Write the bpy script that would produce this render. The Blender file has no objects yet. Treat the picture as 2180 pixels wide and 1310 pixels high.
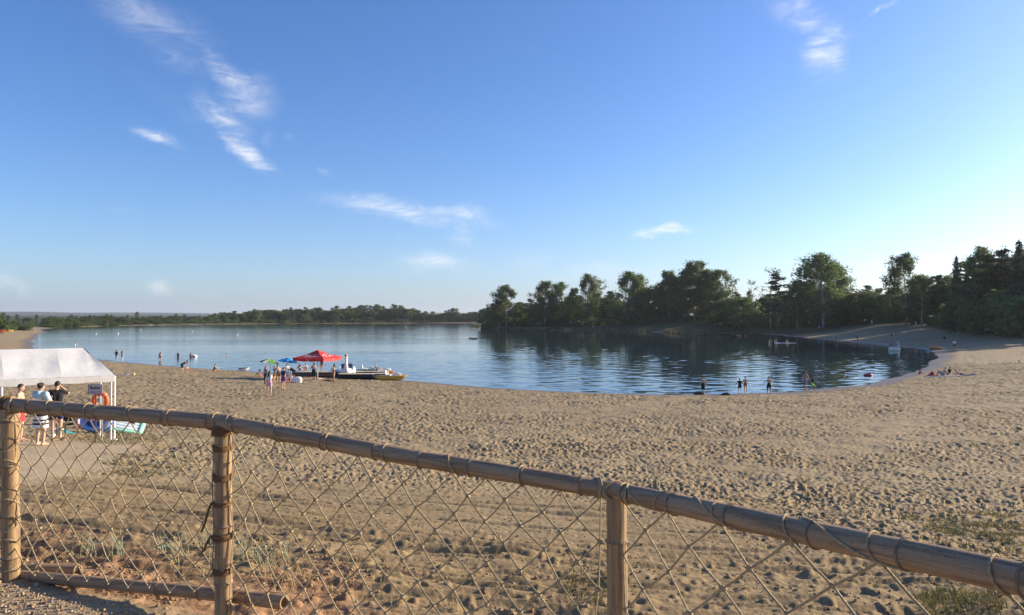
import bpy, bmesh, math, random
import numpy as np
from mathutils import Vector, Matrix

random.seed(7); RNG = np.random.default_rng(7)
scene = bpy.context.scene
COL = scene.collection

# ------------------------------------------------------------------ camera
FPX, CX, CY = 1557.0, 1090.0, 655.0          # photograph's focal length and centre in pixels
CAMZ = 6.7                                   # eye height above the lake
PITCH = math.atan(20.0 / FPX)
cam_d = bpy.data.cameras.new('camera')
cam_d.sensor_width = 36.0; cam_d.lens = 36.0 * FPX / 2180.0
cam_d.clip_start = 0.05; cam_d.clip_end = 30000
cam = bpy.data.objects.new('camera', cam_d); COL.objects.link(cam)
cam.location = (0, 0, CAMZ); cam.rotation_euler = (math.pi / 2 + PITCH, 0, 0)
scene.camera = cam

# ------------------------------------------------------------------ light
SUN_AZ, SUN_EL = math.radians(71), math.radians(18)     # azimuth clockwise from the view axis (+Y)
SKY_STRENGTH, SUN_STRENGTH, EXPOSURE = 0.092, 5.0, 0.86
sun_d = bpy.data.lights.new('sun', 'SUN')
sun_d.energy = SUN_STRENGTH; sun_d.angle = math.radians(0.55); sun_d.color = (1.0, 0.84, 0.62)
sun = bpy.data.objects.new('sun', sun_d); COL.objects.link(sun)
to_sun = Vector((math.sin(SUN_AZ) * math.cos(SUN_EL), math.cos(SUN_AZ) * math.cos(SUN_EL), math.sin(SUN_EL)))
sun.rotation_euler = to_sun.to_track_quat('Z', 'Y').to_euler(); sun.location = (60, 20, 60)

vs = scene.view_settings
vs.view_transform = 'Standard'; vs.look = 'None'; vs.gamma = 1.0; vs.use_curve_mapping = False
vs.exposure = EXPOSURE


def pix_dir(px, py):
    """world direction of the sight line through a photograph pixel"""
    xc, yc = (px - CX) / FPX, (CY - py) / FPX
    c, s = math.cos(PITCH), math.sin(PITCH)
    return Vector((xc, c - yc * s, s + yc * c))


def at(px, py, Y):
    d = pix_dir(px, py)
    return Vector((0, 0, CAMZ)) + d * (Y / d.y)


# ------------------------------------------------------------------ sky with thin clouds
world = bpy.data.worlds.new('World'); scene.world = world; world.use_nodes = True
world.cycles.sampling_method = 'MANUAL'; world.cycles.sample_map_resolution = 512
wt = world.node_tree; wt.nodes.clear()


class NT:
    """small node-tree helper"""
    def __init__(s, tree): s.t = tree
    def n(s, typ, **kw):
        nd = s.t.nodes.new(typ)
        for k, v in kw.items():
            setattr(nd, k, v)
        return nd
    def link(s, a, b): s.t.links.new(a, b)
    def val(s, sock, v):
        if hasattr(v, 'links') or hasattr(v, 'is_linked'): s.link(v, sock)
        else: sock.default_value = v
    def math(s, op, a, b=None, c=None, clamp=False):
        nd = s.n('ShaderNodeMath', operation=op, use_clamp=clamp)
        s.val(nd.inputs[0], a)
        if b is not None: s.val(nd.inputs[1], b)
        if c is not None: s.val(nd.inputs[2], c)
        return nd.outputs[0]
    def vmath(s, op, a, b=None):
        nd = s.n('ShaderNodeVectorMath', operation=op)
        s.val(nd.inputs[0], a)
        if b is not None: s.val(nd.inputs[1], b)
        return nd
    def smooth(s, x, lo, hi, a=0.0, b=1.0):
        nd = s.n('ShaderNodeMapRange', interpolation_type='SMOOTHSTEP')
        s.val(nd.inputs[0], x)
        nd.inputs[1].default_value = lo; nd.inputs[2].default_value = hi
        nd.inputs[3].default_value = a; nd.inputs[4].default_value = b
        return nd.outputs[0]
    def mix(s, f, a, b):
        nd = s.n('ShaderNodeMix', data_type='RGBA')
        s.val(nd.inputs[0], f)
        for sock, v in ((nd.inputs[6], a), (nd.inputs[7], b)):
            if isinstance(v, (tuple, list)): sock.default_value = (*v[:3], 1)
            else: s.link(v, sock)
        return nd.outputs[2]
    def noise(s, vec, scale, detail=3, rough=0.55, dist=0.0):
        nd = s.n('ShaderNodeTexNoise')
        if vec is not None: s.link(vec, nd.inputs['Vector'])
        nd.inputs['Scale'].default_value = scale; nd.inputs['Detail'].default_value = detail
        nd.inputs['Roughness'].default_value = rough; nd.inputs['Distortion'].default_value = dist
        return nd
    def mapping(s, vec, scale=(1, 1, 1), rot=(0, 0, 0), loc=(0, 0, 0)):
        nd = s.n('ShaderNodeMapping'); s.link(vec, nd.inputs[0])
        nd.inputs['Scale'].default_value = scale; nd.inputs['Rotation'].default_value = rot
        nd.inputs['Location'].default_value = loc
        return nd.outputs[0]


w = NT(wt)
sky = w.n('ShaderNodeTexSky', sky_type='NISHITA', sun_disc=False)
sky.sun_elevation = SUN_EL; sky.sun_rotation = SUN_AZ
sky.altitude = 150; sky.air_density = 1.0; sky.dust_density = 1.4; sky.ozone_density = 3.0
hsv = w.n('ShaderNodeHueSaturation'); hsv.inputs['Saturation'].default_value = 1.05
tint = w.n('ShaderNodeMix', data_type='RGBA', blend_type='MULTIPLY'); tint.inputs[0].default_value = 1.0
tint.inputs[7].default_value = (0.207, 0.240, 0.312, 1)      # the photograph's cool white balance (and scale for the contrast curve)
w.link(sky.outputs[0], tint.inputs[6]); gam = w.n('ShaderNodeGamma'); gam.inputs[1].default_value = 1.05; w.link(tint.outputs[2], gam.inputs[0]); w.link(gam.outputs[0], hsv.inputs['Color']); hsv.inputs['Value'].default_value = 4.0
tc = w.n('ShaderNodeTexCoord')
gen = tc.outputs['Generated']
sepz = w.n('ShaderNodeSeparateXYZ'); w.link(gen, sepz.inputs[0])
hz_f = w.math('POWER', w.math('SUBTRACT', 1.0, w.math('ABSOLUTE', sepz.outputs[2])), 11.0)      # pale summer haze low in the sky, all round
hz = w.n('ShaderNodeMix', data_type='RGBA', blend_type='ADD'); w.link(hz_f, hz.inputs[0])
w.link(hsv.outputs[0], hz.inputs[6]); hz.inputs[7].default_value = (1.15, 1.5, 2.05, 1)
warp = w.noise(gen, 8.0, 6, 0.62)
wv = w.vmath('SUBTRACT', warp.outputs['Color'], (0.5, 0.5, 0.5))
wv2 = w.vmath('SCALE', wv.outputs[0]); wv2.inputs[3].default_value = 0.06
dirv = w.vmath('ADD', gen, wv2.outputs[0]).outputs[0]
fib = w.noise(w.mapping(gen, (16, 16, 55), (0.25, 0.75, 0.3)), 1.0, 7, 0.68, 0.9).outputs['Fac']
# centre (photo px), half axes in px, tilt (deg), opacity
CLOUDS = [(335, 45, 120, 42, 20, .40), (400, 100, 120, 40, 25, .32), (500, 148, 75, 26, 35, .62), (540, 200, 62, 52, 0, .5),
          (475, 235, 70, 34, 40, .72), (525, 318, 68, 19, 42, .85), (330, 290, 48, 15, 18, .75), (575, 290, 16, 30, 15, .25),
          (690, 362, 18, 11, 0, .4), (630, 282, 18, 9, 10, .22), (400, 230, 120, 28, 38, .16),
          (850, 448, 165, 23, 6, .68), (1000, 462, 66, 28, 10, .55), (930, 560, 80, 27, 5, .6), (985, 500, 30, 36, -20, .4), (850, 508, 16, 9, 0, .25),
          (1425, 491, 55, 10, -14, 1.1), (1380, 500, 40, 12, -6, 1.0), (1130, 552, 70, 26, 0, .25), (1300, 585, 160, 26, -4, .35),
          (1755, 105, 38, 62, 12, .75), (1772, 125, 24, 44, 5, .6), (1705, 35, 80, 36, 25, .55), (1790, 75, 40, 26, -30, .3), (1745, 190, 46, 9, -38, .25),
          (1888, 17, 46, 6, -34, .55), (2165, 470, 40, 4, -8, .5), (2020, 545, 230, 13, -6, .5), (2090, 528, 130, 8, -6, .4), (1800, 560, 120, 12, 0, .25),
          (338, 622, 38, 17, 22, .55), (20, 615, 44, 17, 18, .45), (60, 628, 18, 16, 0, .45), (195, 632, 26, 9, 15, .2), (450, 636, 30, 8, 0, .18), (270, 457, 42, 7, 5, .2)]
acc = None
for (px, py, su, sv, ang, op) in CLOUDS:
    c = pix_dir(px, py).normalized()
    a = (pix_dir(px + 5, py).normalized() - c).normalized()
    b = (pix_dir(px, py + 5).normalized() - c).normalized()
    t = math.radians(ang)
    e1 = (a * math.cos(t) + b * math.sin(t)).normalized()
    e3 = c; e2 = e3.cross(e1).normalized()
    k = (pix_dir(px, py)).length
    mp = w.n('ShaderNodeMapping', vector_type='TEXTURE'); w.link(dirv, mp.inputs[0])
    mp.inputs['Location'].default_value = c
    mp.inputs['Rotation'].default_value = Matrix((e1, e2, e3)).transposed().to_euler()
    mp.inputs['Scale'].default_value = (su / FPX / k, sv / FPX / k, 0.7)
    g = w.smooth(w.vmath('LENGTH', mp.outputs[0]).outputs['Value'], 0.0, 1.7, op, 0.0)
    acc = g if acc is None else w.math('MAXIMUM', acc, g)
tex = w.smooth(fib, 0.26, 0.74, 0.30, 1.2)
cl = w.math('MULTIPLY', acc, tex, clamp=True)
cl = w.smooth(cl, 0.0, 1.35)
cmix = w.mix(cl, hz.outputs[2], (7.0, 6.9, 6.9))
bg = w.n('ShaderNodeBackground'); bg.inputs['Strength'].default_value = SKY_STRENGTH
w.link(cmix, bg.inputs['Color'])
wo = w.n('ShaderNodeOutputWorld'); w.link(bg.outputs[0], wo.inputs['Surface'])

# ------------------------------------------------------------------ materials
MATS = {}


def mat(name, color, rough=0.7, var=0.12, scale=6.0, bump=0.0, bscale=30.0, metallic=0.0, spec=0.4, obj_random=0.0, trans=0.0, color2=None):
    """plain procedural material: base colour broken up by noise, optional fine bump and translucency"""
    if name in MATS: return MATS[name]
    m = bpy.data.materials.new(name); m.use_nodes = True
    t = NT(m.node_tree); m.node_tree.nodes.clear()
    out = t.n('ShaderNodeOutputMaterial'); p = t.n('ShaderNodeBsdfPrincipled')
    tcn = t.n('ShaderNodeTexCoord'); oc = tcn.outputs['Object']
    nz = t.noise(oc, scale, 4, 0.6).outputs['Fac']
    lo = tuple(max(0, c * (1 - var)) for c in color); hi = tuple(min(1, c * (1 + var)) for c in color)
    if color2 is not None: lo, hi = color, color2
    colr = t.mix(t.smooth(nz, 0.3, 0.7), lo, hi)
    if obj_random:
        oi = t.n('ShaderNodeObjectInfo')
        h = t.n('ShaderNodeHueSaturation'); t.link(colr, h.inputs['Color'])
        t.link(t.smooth(oi.outputs['Random'], 0, 1, 1 - obj_random, 1 + obj_random), h.inputs['Value'])
        t.link(t.smooth(oi.outputs['Random'], 0, 1, 0.5 - obj_random * .06, 0.5 + obj_random * .06), h.inputs['Hue'])
        colr = h.outputs[0]
    t.link(colr, p.inputs['Base Color'])
    p.inputs['Roughness'].default_value = rough; p.inputs['Metallic'].default_value = metallic
    p.inputs['Specular IOR Level'].default_value = spec
    if bump:
        bn = t.n('ShaderNodeBump'); bn.inputs['Strength'].default_value = bump; bn.inputs['Distance'].default_value = 0.02
        t.link(t.noise(oc, bscale, 4, 0.6).outputs['Fac'], bn.inputs['Height']); t.link(bn.outputs[0], p.inputs['Normal'])
    if trans:
        tr = t.n('ShaderNodeBsdfTranslucent'); t.link(colr, tr.inputs['Color'])
        mx = t.n('ShaderNodeMixShader'); mx.inputs[0].default_value = trans
        t.link(p.outputs[0], mx.inputs[1]); t.link(tr.outputs[0], mx.inputs[2]); t.link(mx.outputs[0], out.inputs['Surface'])
    else:
        t.link(p.outputs[0], out.inputs['Surface'])
    MATS[name] = m
    return m


# ------------------------------------------------------------------ mesh building helpers
class MB:
    """collects simple shapes and links them as ONE mesh object"""
    def __init__(s): s.v = []; s.f = []
    def add(s, vs_, fs_):
        o = len(s.v); s.v += [tuple(p) for p in vs_]; s.f += [tuple(i + o for i in f) for f in fs_]; return s
    def box(s, c, size, rot=None, taper=1.0):
        hx, hy, hz = (q / 2 for q in size); vv = []
        for z in (-1, 1):
            k = taper if z > 0 else 1
            for x, y in ((-1, -1), (1, -1), (1, 1), (-1, 1)):
                p = Vector((x * hx * k, y * hy * k, z * hz))
                if rot is not None: p = rot @ p
                vv.append(p + Vector(c))
        return s.add(vv, [(3, 2, 1, 0), (4, 5, 6, 7), (0, 1, 5, 4), (1, 2, 6, 5), (2, 3, 7, 6), (3, 0, 4, 7)])
    def tube(s, pts, rad, n=8, caps=True, flat=1.0):
        pts = [Vector(p) for p in pts]; m = len(pts)
        if not hasattr(rad, '__len__'): rad = [rad] * m
        vv = []; prev = None
        for i, p in enumerate(pts):
            d = (pts[min(i + 1, m - 1)] - pts[max(i - 1, 0)])
            d = d.normalized() if d.length > 1e-9 else Vector((0, 0, 1))
            if prev is None:
                ref = Vector((0, 0, 1)) if abs(d.z) < .9 else Vector((1, 0, 0))
                a = d.cross(ref).normalized()
            else:
                a = (prev - d * prev.dot(d)).normalized()
            prev = a; b = d.cross(a)
            for k in range(n):
                t = 2 * math.pi * k / n
                vv.append(p + (a * math.cos(t) + b * math.sin(t) * flat) * rad[i])
        ff = [(i * n + k, i * n + (k + 1) % n, (i + 1) * n + (k + 1) % n, (i + 1) * n + k) for i in range(m - 1) for k in range(n)]
        if caps:
            ff.append(tuple(range(n - 1, -1, -1))); ff.append(tuple((m - 1) * n + k for k in range(n)))
        return s.add(vv, ff)
    def cyl(s, a, b, ra, rb=None, n=12, caps=True): return s.tube([a, b], [ra, ra if rb is None else rb], n, caps)
    def ball(s, c, r, seg=12, rings=8, rot=None):
        if not hasattr(r, '__len__'): r = (r, r, r)
        vv = [Vector((0, 0, r[2]))]
        for i in range(1, rings):
            ph = math.pi * i / rings
            for k in range(seg):
                t = 2 * math.pi * k / seg
                vv.append(Vector((r[0] * math.sin(ph) * math.cos(t), r[1] * math.sin(ph) * math.sin(t), r[2] * math.cos(ph))))
        vv.append(Vector((0, 0, -r[2])))
        if rot is not None: vv = [rot @ p for p in vv]
        vv = [p + Vector(c) for p in vv]
        ff = [(0, 1 + k, 1 + (k + 1) % seg) for k in range(seg)]
        for i in range(rings - 2):
            o = 1 + i * seg
            ff += [(o + k, o + seg + k, o + seg + (k + 1) % seg, o + (k + 1) % seg) for k in range(seg)]
        o = 1 + (rings - 2) * seg; L = len(vv) - 1
        ff += [(o + k, L, o + (k + 1) % seg) for k in range(seg)]
        return s.add(vv, ff)
    def capsule(s, a, b, ra, rb=None, n=10):
        a, b = Vector(a), Vector(b); rb = ra if rb is None else rb
        d = (b - a); L = d.length
        d = d / L if L > 1e-6 else Vector((0, 0, 1))
        pts, rr = [], []
        for q in (-.98, -.7, -.35): pts.append(a + d * ra * q); rr.append(ra * math.sqrt(1 - q * q))
        pts.append(a); rr.append(ra); pts.append(b); rr.append(rb)
        for q in (.35, .7, .98): pts.append(b + d * rb * q); rr.append(rb * math.sqrt(1 - q * q))
        return s.tube(pts, rr, n)
    def torus(s, c, R, r, axis=(0, 0, 1), n=28, m=8, squash=1.0):
        q = Vector(axis).normalized().to_track_quat('Z', 'Y'); vv = []
        for i in range(n):
            t = 2 * math.pi * i / n
            for k in range(m):
                u = 2 * math.pi * k / m
                p = Vector(((R + r * math.cos(u)) * math.cos(t), (R + r * math.cos(u)) * math.sin(t) * squash, r * math.sin(u)))
                vv.append(q @ p + Vector(c))
        ff = [(i * m + k, ((i + 1) % n) * m + k, ((i + 1) % n) * m + (k + 1) % m, i * m + (k + 1) % m) for i in range(n) for k in range(m)]
        return s.add(vv, ff)
    def loft(s, rings, caps=True):
        n = len(rings[0]); vv = [p for r in rings for p in r]
        ff = [(i * n + k, i * n + (k + 1) % n, (i + 1) * n + (k + 1) % n, (i + 1) * n + k) for i in range(len(rings) - 1) for k in range(n)]
        if caps: ff.append(tuple(range(n - 1, -1, -1))); ff.append(tuple((len(rings) - 1) * n + k for k in range(n)))
        return s.add(vv, ff)
    def sheet(s, grid, thick=0.0):
        """grid[i][j] of points; with thickness along the mean normal"""
        R, C = len(grid), len(grid[0]); g = [Vector(p) for r in grid for p in r]
        ff = [(i * C + j, i * C + j + 1, (i + 1) * C + j + 1, (i + 1) * C + j) for i in range(R - 1) for j in range(C - 1)]
        if not thick: return s.add(g, ff)
        nrm = Vector((0, 0, 0))
        for f in ff: nrm += (g[f[1]] - g[f[0]]).cross(g[f[3]] - g[f[0]])
        nrm = nrm.normalized() * thick; N = len(g)
        g2 = g + [p - nrm for p in g]
        f2 = ff + [tuple(i + N for i in reversed(f)) for f in ff]
        edge = [j for j in range(C)] + [i * C + C - 1 for i in range(1, R)] + [(R - 1) * C + j for j in range(C - 2, -1, -1)] + [i * C for i in range(R - 2, 0, -1)]
        for a, b in zip(edge, edge[1:] + edge[:1]): f2.append((b, a, a + N, b + N))
        return s.add(g2, f2)
    def build(s, name, material, parent=None, smooth=True, loc=None, rel=None):
        """rel: world point that becomes the local origin (for children of an Empty standing there)"""
        me = bpy.data.meshes.new(name)
        vv = s.v if rel is None else [(p[0] - rel[0], p[1] - rel[1], p[2] - rel[2]) for p in s.v]
        me.from_pydata(vv, [], s.f); me.update()
        if smooth:
            me.polygons.foreach_set('use_smooth', [True] * len(me.polygons)); me.set_sharp_from_angle(angle=math.radians(52))
        if material: me.materials.append(material)
        o = bpy.data.objects.new(name, me); COL.objects.link(o)
        if parent: o.parent = parent
        if loc is not None: o.location = loc
        return o


def link_mesh(name, me, parent=None, loc=None):
    o = bpy.data.objects.new(name, me); COL.objects.link(o)
    if parent: o.parent = parent
    if loc is not None: o.location = loc
    return o


def np_mesh(name, verts, faces, material, smooth=False):
    """verts (N,3), faces (M,3|4) numpy arrays -> mesh datablock"""
    verts = np.asarray(verts, np.float32); faces = np.asarray(faces, np.int32)
    me = bpy.data.meshes.new(name)
    me.vertices.add(len(verts)); me.vertices.foreach_set('co', verts.ravel())
    k = faces.shape[1]
    me.loops.add(faces.size); me.loops.foreach_set('vertex_index', faces.ravel())
    me.polygons.add(len(faces)); me.polygons.foreach_set('loop_start', np.arange(0, faces.size, k, dtype=np.int32))
    me.update(calc_edges=True)
    if smooth: me.polygons.foreach_set('use_smooth', np.ones(len(faces), bool))
    if material: me.materials.append(material)
    return me


def tag(o, label=None, cat=None, group=None, kind=None):
    if label: o['label'] = label
    if cat: o['category'] = cat
    if group: o['group'] = group
    if kind: o['kind'] = kind
    return o


def thing(name, label, cat, loc=(0, 0, 0), rotz=0.0, group=None):
    o = bpy.data.objects.new(name, None); COL.objects.link(o)
    o.empty_display_size = 0.2
    o.location = loc; o.rotation_euler = (0, 0, rotz)
    return tag(o, label, cat, group)


def copy_tree(o, parent=None):
    c = o.copy(); COL.objects.link(c)
    if parent: c.parent = parent
    for ch in list(o.children): copy_tree(ch, c)
    return c


# ------------------------------------------------------------------ numpy noise
def _hash(ix, iy, seed):
    n = (ix.astype(np.int64) * 374761393 + iy.astype(np.int64) * 668265263 + seed * 974634777) & 0xFFFFFFFF
    n = ((n ^ (n >> 13)) * 1274126177) & 0xFFFFFFFF
    return ((n ^ (n >> 16)) & 0xFFFFFF) / float(0xFFFFFF)


def vnoise(x, y, seed=0):
    x = np.asarray(x, float); y = np.asarray(y, float)
    ix, iy = np.floor(x), np.floor(y); fx, fy = x - ix, y - iy
    fx = fx * fx * (3 - 2 * fx); fy = fy * fy * (3 - 2 * fy)
    a = _hash(ix, iy, seed); b = _hash(ix + 1, iy, seed); c = _hash(ix, iy + 1, seed); d = _hash(ix + 1, iy + 1, seed)
    return (a * (1 - fx) + b * fx) * (1 - fy) + (c * (1 - fx) + d * fx) * fy


def fbm(x, y, seed=0, oct_=3):
    r, a, t = 0, 0.5, 0
    for k in range(oct_):
        r = r + a * vnoise(x * 2 ** k, y * 2 ** k, seed + k * 17); t += a; a *= .5
    return r / t


def sstep(x, a, b):
    t = np.clip((x - a) / (b - a), 0, 1); return t * t * (3 - 2 * t)

# ------------------------------------------------------------------ shoreline of the lake (plan, metres)
def shore_pt(px, py):
    d = pix_dir(px, py); t = -CAMZ / d.z
    return (d.x * t, d.y * t)


SHORE = [shore_pt(*p) for p in [
    (225, 769), (140, 757), (95, 748), (66, 739), (72, 725), (92, 710), (84, 704.5), (96, 700), (150, 696.5), (250, 694), (400, 691.8), (480, 690.6),
    (600, 689.6), (700, 689), (800, 688.6), (900, 688.2), (985, 688.2), (1032, 689.2), (1015, 690.4), (1000, 692), (1004, 695.5), (1030, 698.5), (1052, 701), (1110, 703.5),
    (1180, 703), (1240, 705.5), (1300, 706), (1400, 708), (1450, 710.5), (1520, 710), (1560, 708.5), (1600, 709.5), (1640, 713), (1700, 718),
    (1760, 723), (1800, 727), (1860, 732), (1900, 737), (1955, 743), (1988, 750), (2000, 762), (1985, 780), (1950, 793), (1885, 810),
    (1800, 824), (1700, 835), (1600, 839), (1500, 841), (1400, 840), (1300, 837), (1200, 833), (1100, 828), (1000, 821), (880, 812),
    (760, 805), (640, 799), (560, 794), (440, 786), (300, 775)]]
SH = np.array(SHORE)


def shore_dist(x, y):
    """signed distance to the shoreline, positive on land"""
    x = np.asarray(x, float); y = np.asarray(y, float)
    best = np.full(x.shape, 1e12); inside = np.zeros(x.shape, bool)
    for i in range(len(SH)):
        ax, ay = SH[i]; bx, by = SH[(i + 1) % len(SH)]
        dx, dy = bx - ax, by - ay
        t = np.clip(((x - ax) * dx + (y - ay) * dy) / (dx * dx + dy * dy), 0, 1)
        ex, ey = x - ax - t * dx, y - ay - t * dy
        best = np.minimum(best, ex * ex + ey * ey)
        cross = (ay > y) != (by > y)
        with np.errstate(divide='ignore', invalid='ignore'):
            xi = ax + (y - ay) / (by - ay) * dx if by != ay else ax
        inside ^= cross & (x < xi)
    d = np.sqrt(best)
    return np.where(inside, -d, d)


NEAR_S = [-60, -8, 0, 3, 10, 20, 30, 40, 47, 51.5, 55, 58, 61, 70, 90, 400]
NEAR_Z = [-4, -.7, 0, .16, .36, .72, 1.2, 1.85, 2.5, 3.15, 3.85, 4.45, 4.72, 4.95, 5.1, 6]
FAR_S = [-200, -8, 0, 5, 25, 60, 200, 1500, 3000, 5000, 9000]
FAR_Z = [-8, -.7, 0, .45, 1.8, 3.4, 4.5, 7, 10, 26, 40]


def ground_s(x, y):
    s = shore_dist(x, y)
    r = np.hypot(x, y)
    s = s + (vnoise(x / 9, y / 9, 3) - .5) * 2.2 * sstep(r, 40, 90) + (vnoise(x / 30, y / 30, 5) - .5) * 10 * sstep(r, 250, 420)
    return s


def ground_z(x, y, s=None):
    x = np.asarray(x, float); y = np.asarray(y, float)
    if s is None: s = ground_s(x, y)
    zn = np.interp(s, NEAR_S, NEAR_Z); zf = np.interp(s, FAR_S, FAR_Z)
    r = np.hypot(x, y)
    k = sstep(r, 75, 120)
    z = zn * (1 - k) + zf * k
    z = z - 0.055 * (x + 4.0) * np.exp(-(r / 9.0) ** 2)                    # the bank falls to the right by the fence
    z = z + .42 * np.exp(-((x + 13) / 8.5) ** 2 - ((y - 20) / 8.0) ** 2)     # level stand of the tent
    up = np.clip(s, 0, 40) / 40
    z = z + (fbm(x / 14, y / 14, 11) - .5) * .5 * up * sstep(r, 12, 40) * (1 - .6 * k)
    z = z + (fbm(x / 40, y / 40, 21) - .5) * 2.0 * up * k
    z = z + 2.0 * sstep(y, 150, 260) * sstep(s, 5, 40) * sstep(x, 50, 80)      # the sand bank behind the far beach
    far = sstep(r, 2500, 5200)
    z = z + far * ((fbm(x / 1400, y / 1400, 31) - .35) * 38)
    return z


def gz(x, y): return float(ground_z(np.array([x]), np.array([y]))[0])


_T = np.geomspace(2.0, 1500, 2600)


def ground_hit(px, py):
    """where the sight line through a pixel meets the smooth ground (or the lake)"""
    d = pix_dir(px, py); d = d / d.y
    x, y, z = d.x * _T, _T, CAMZ + d.z * _T
    h = np.maximum(ground_z(x, y), 0.0)
    i = int(np.argmax(z < h))
    return Vector((x[i], y[i], float(h[i])))


# ------------------------------------------------------------------ footprints, tracks, ripples
def dimples(x, y, cell, depth, seed, rmin=.24, rmax=.42):
    gx, gy = np.floor(x / cell), np.floor(y / cell)
    out = np.zeros_like(x)
    for ox in (-1, 0, 1):
        for oy in (-1, 0, 1):
            cx_, cy_ = gx + ox, gy + oy
            jx = (cx_ + .1 + .8 * _hash(cx_, cy_, seed)) * cell; jy = (cy_ + .1 + .8 * _hash(cx_, cy_, seed + 1)) * cell
            an = _hash(cx_, cy_, seed + 2) * 6.283; rr = cell * (rmin + (rmax - rmin) * _hash(cx_, cy_, seed + 3))
            dp = depth * (.35 + .9 * _hash(cx_, cy_, seed + 4))
            dx, dy = x - jx, y - jy
            u = (dx * np.cos(an) + dy * np.sin(an)) / rr; v = (-dx * np.sin(an) + dy * np.cos(an)) / (rr * .62)
            q = np.sqrt(u * u + v * v)
            out += dp * (-1.0 * np.exp(-q ** 2.6 * 1.1) + .45 * np.exp(-((q - 1.35) / .42) ** 2))
    return out


PAD = [ground_hit(40, 935), ground_hit(250, 936), ground_hit(300, 952), ground_hit(200, 1000), ground_hit(120, 1022), ground_hit(30, 1026), ground_hit(-300, 1010), ground_hit(-300, 945)]


def poly_mask(x, y, poly, soft):
    best = np.full(x.shape, 1e12); ins = np.zeros(x.shape, bool)
    for i in range(len(poly)):
        ax, ay = poly[i][0], poly[i][1]; bx, by = poly[(i + 1) % len(poly)][0], poly[(i + 1) % len(poly)][1]
        dx, dy = bx - ax, by - ay
        t = np.clip(((x - ax) * dx + (y - ay) * dy) / (dx * dx + dy * dy + 1e-9), 0, 1)
        best = np.minimum(best, (x - ax - t * dx) ** 2 + (y - ay - t * dy) ** 2)
        c = (ay > y) != (by > y)
        if by != ay: ins ^= c & (x < ax + (y - ay) / (by - ay) * dx)
    d = np.sqrt(best) * np.where(ins, 1, -1) + (vnoise(x * 1.3, y * 1.3, 77) - .5) * soft * 2
    return sstep(d, -soft, soft)


FENCE = [(-9.2, 8.2), (-4.03, 5.80), (-1.98, 5.0), (0.51, 3.60), (1.225, 1.75), (1.65, 0.4), (1.9, -1.2)]


def fence_side(x, y):
    """positive on the visitors' side of the fence"""
    fx = np.array([p[0] for p in FENCE]); fy = np.array([p[1] for p in FENCE])
    return np.interp(x, fx, fy) - y


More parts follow.
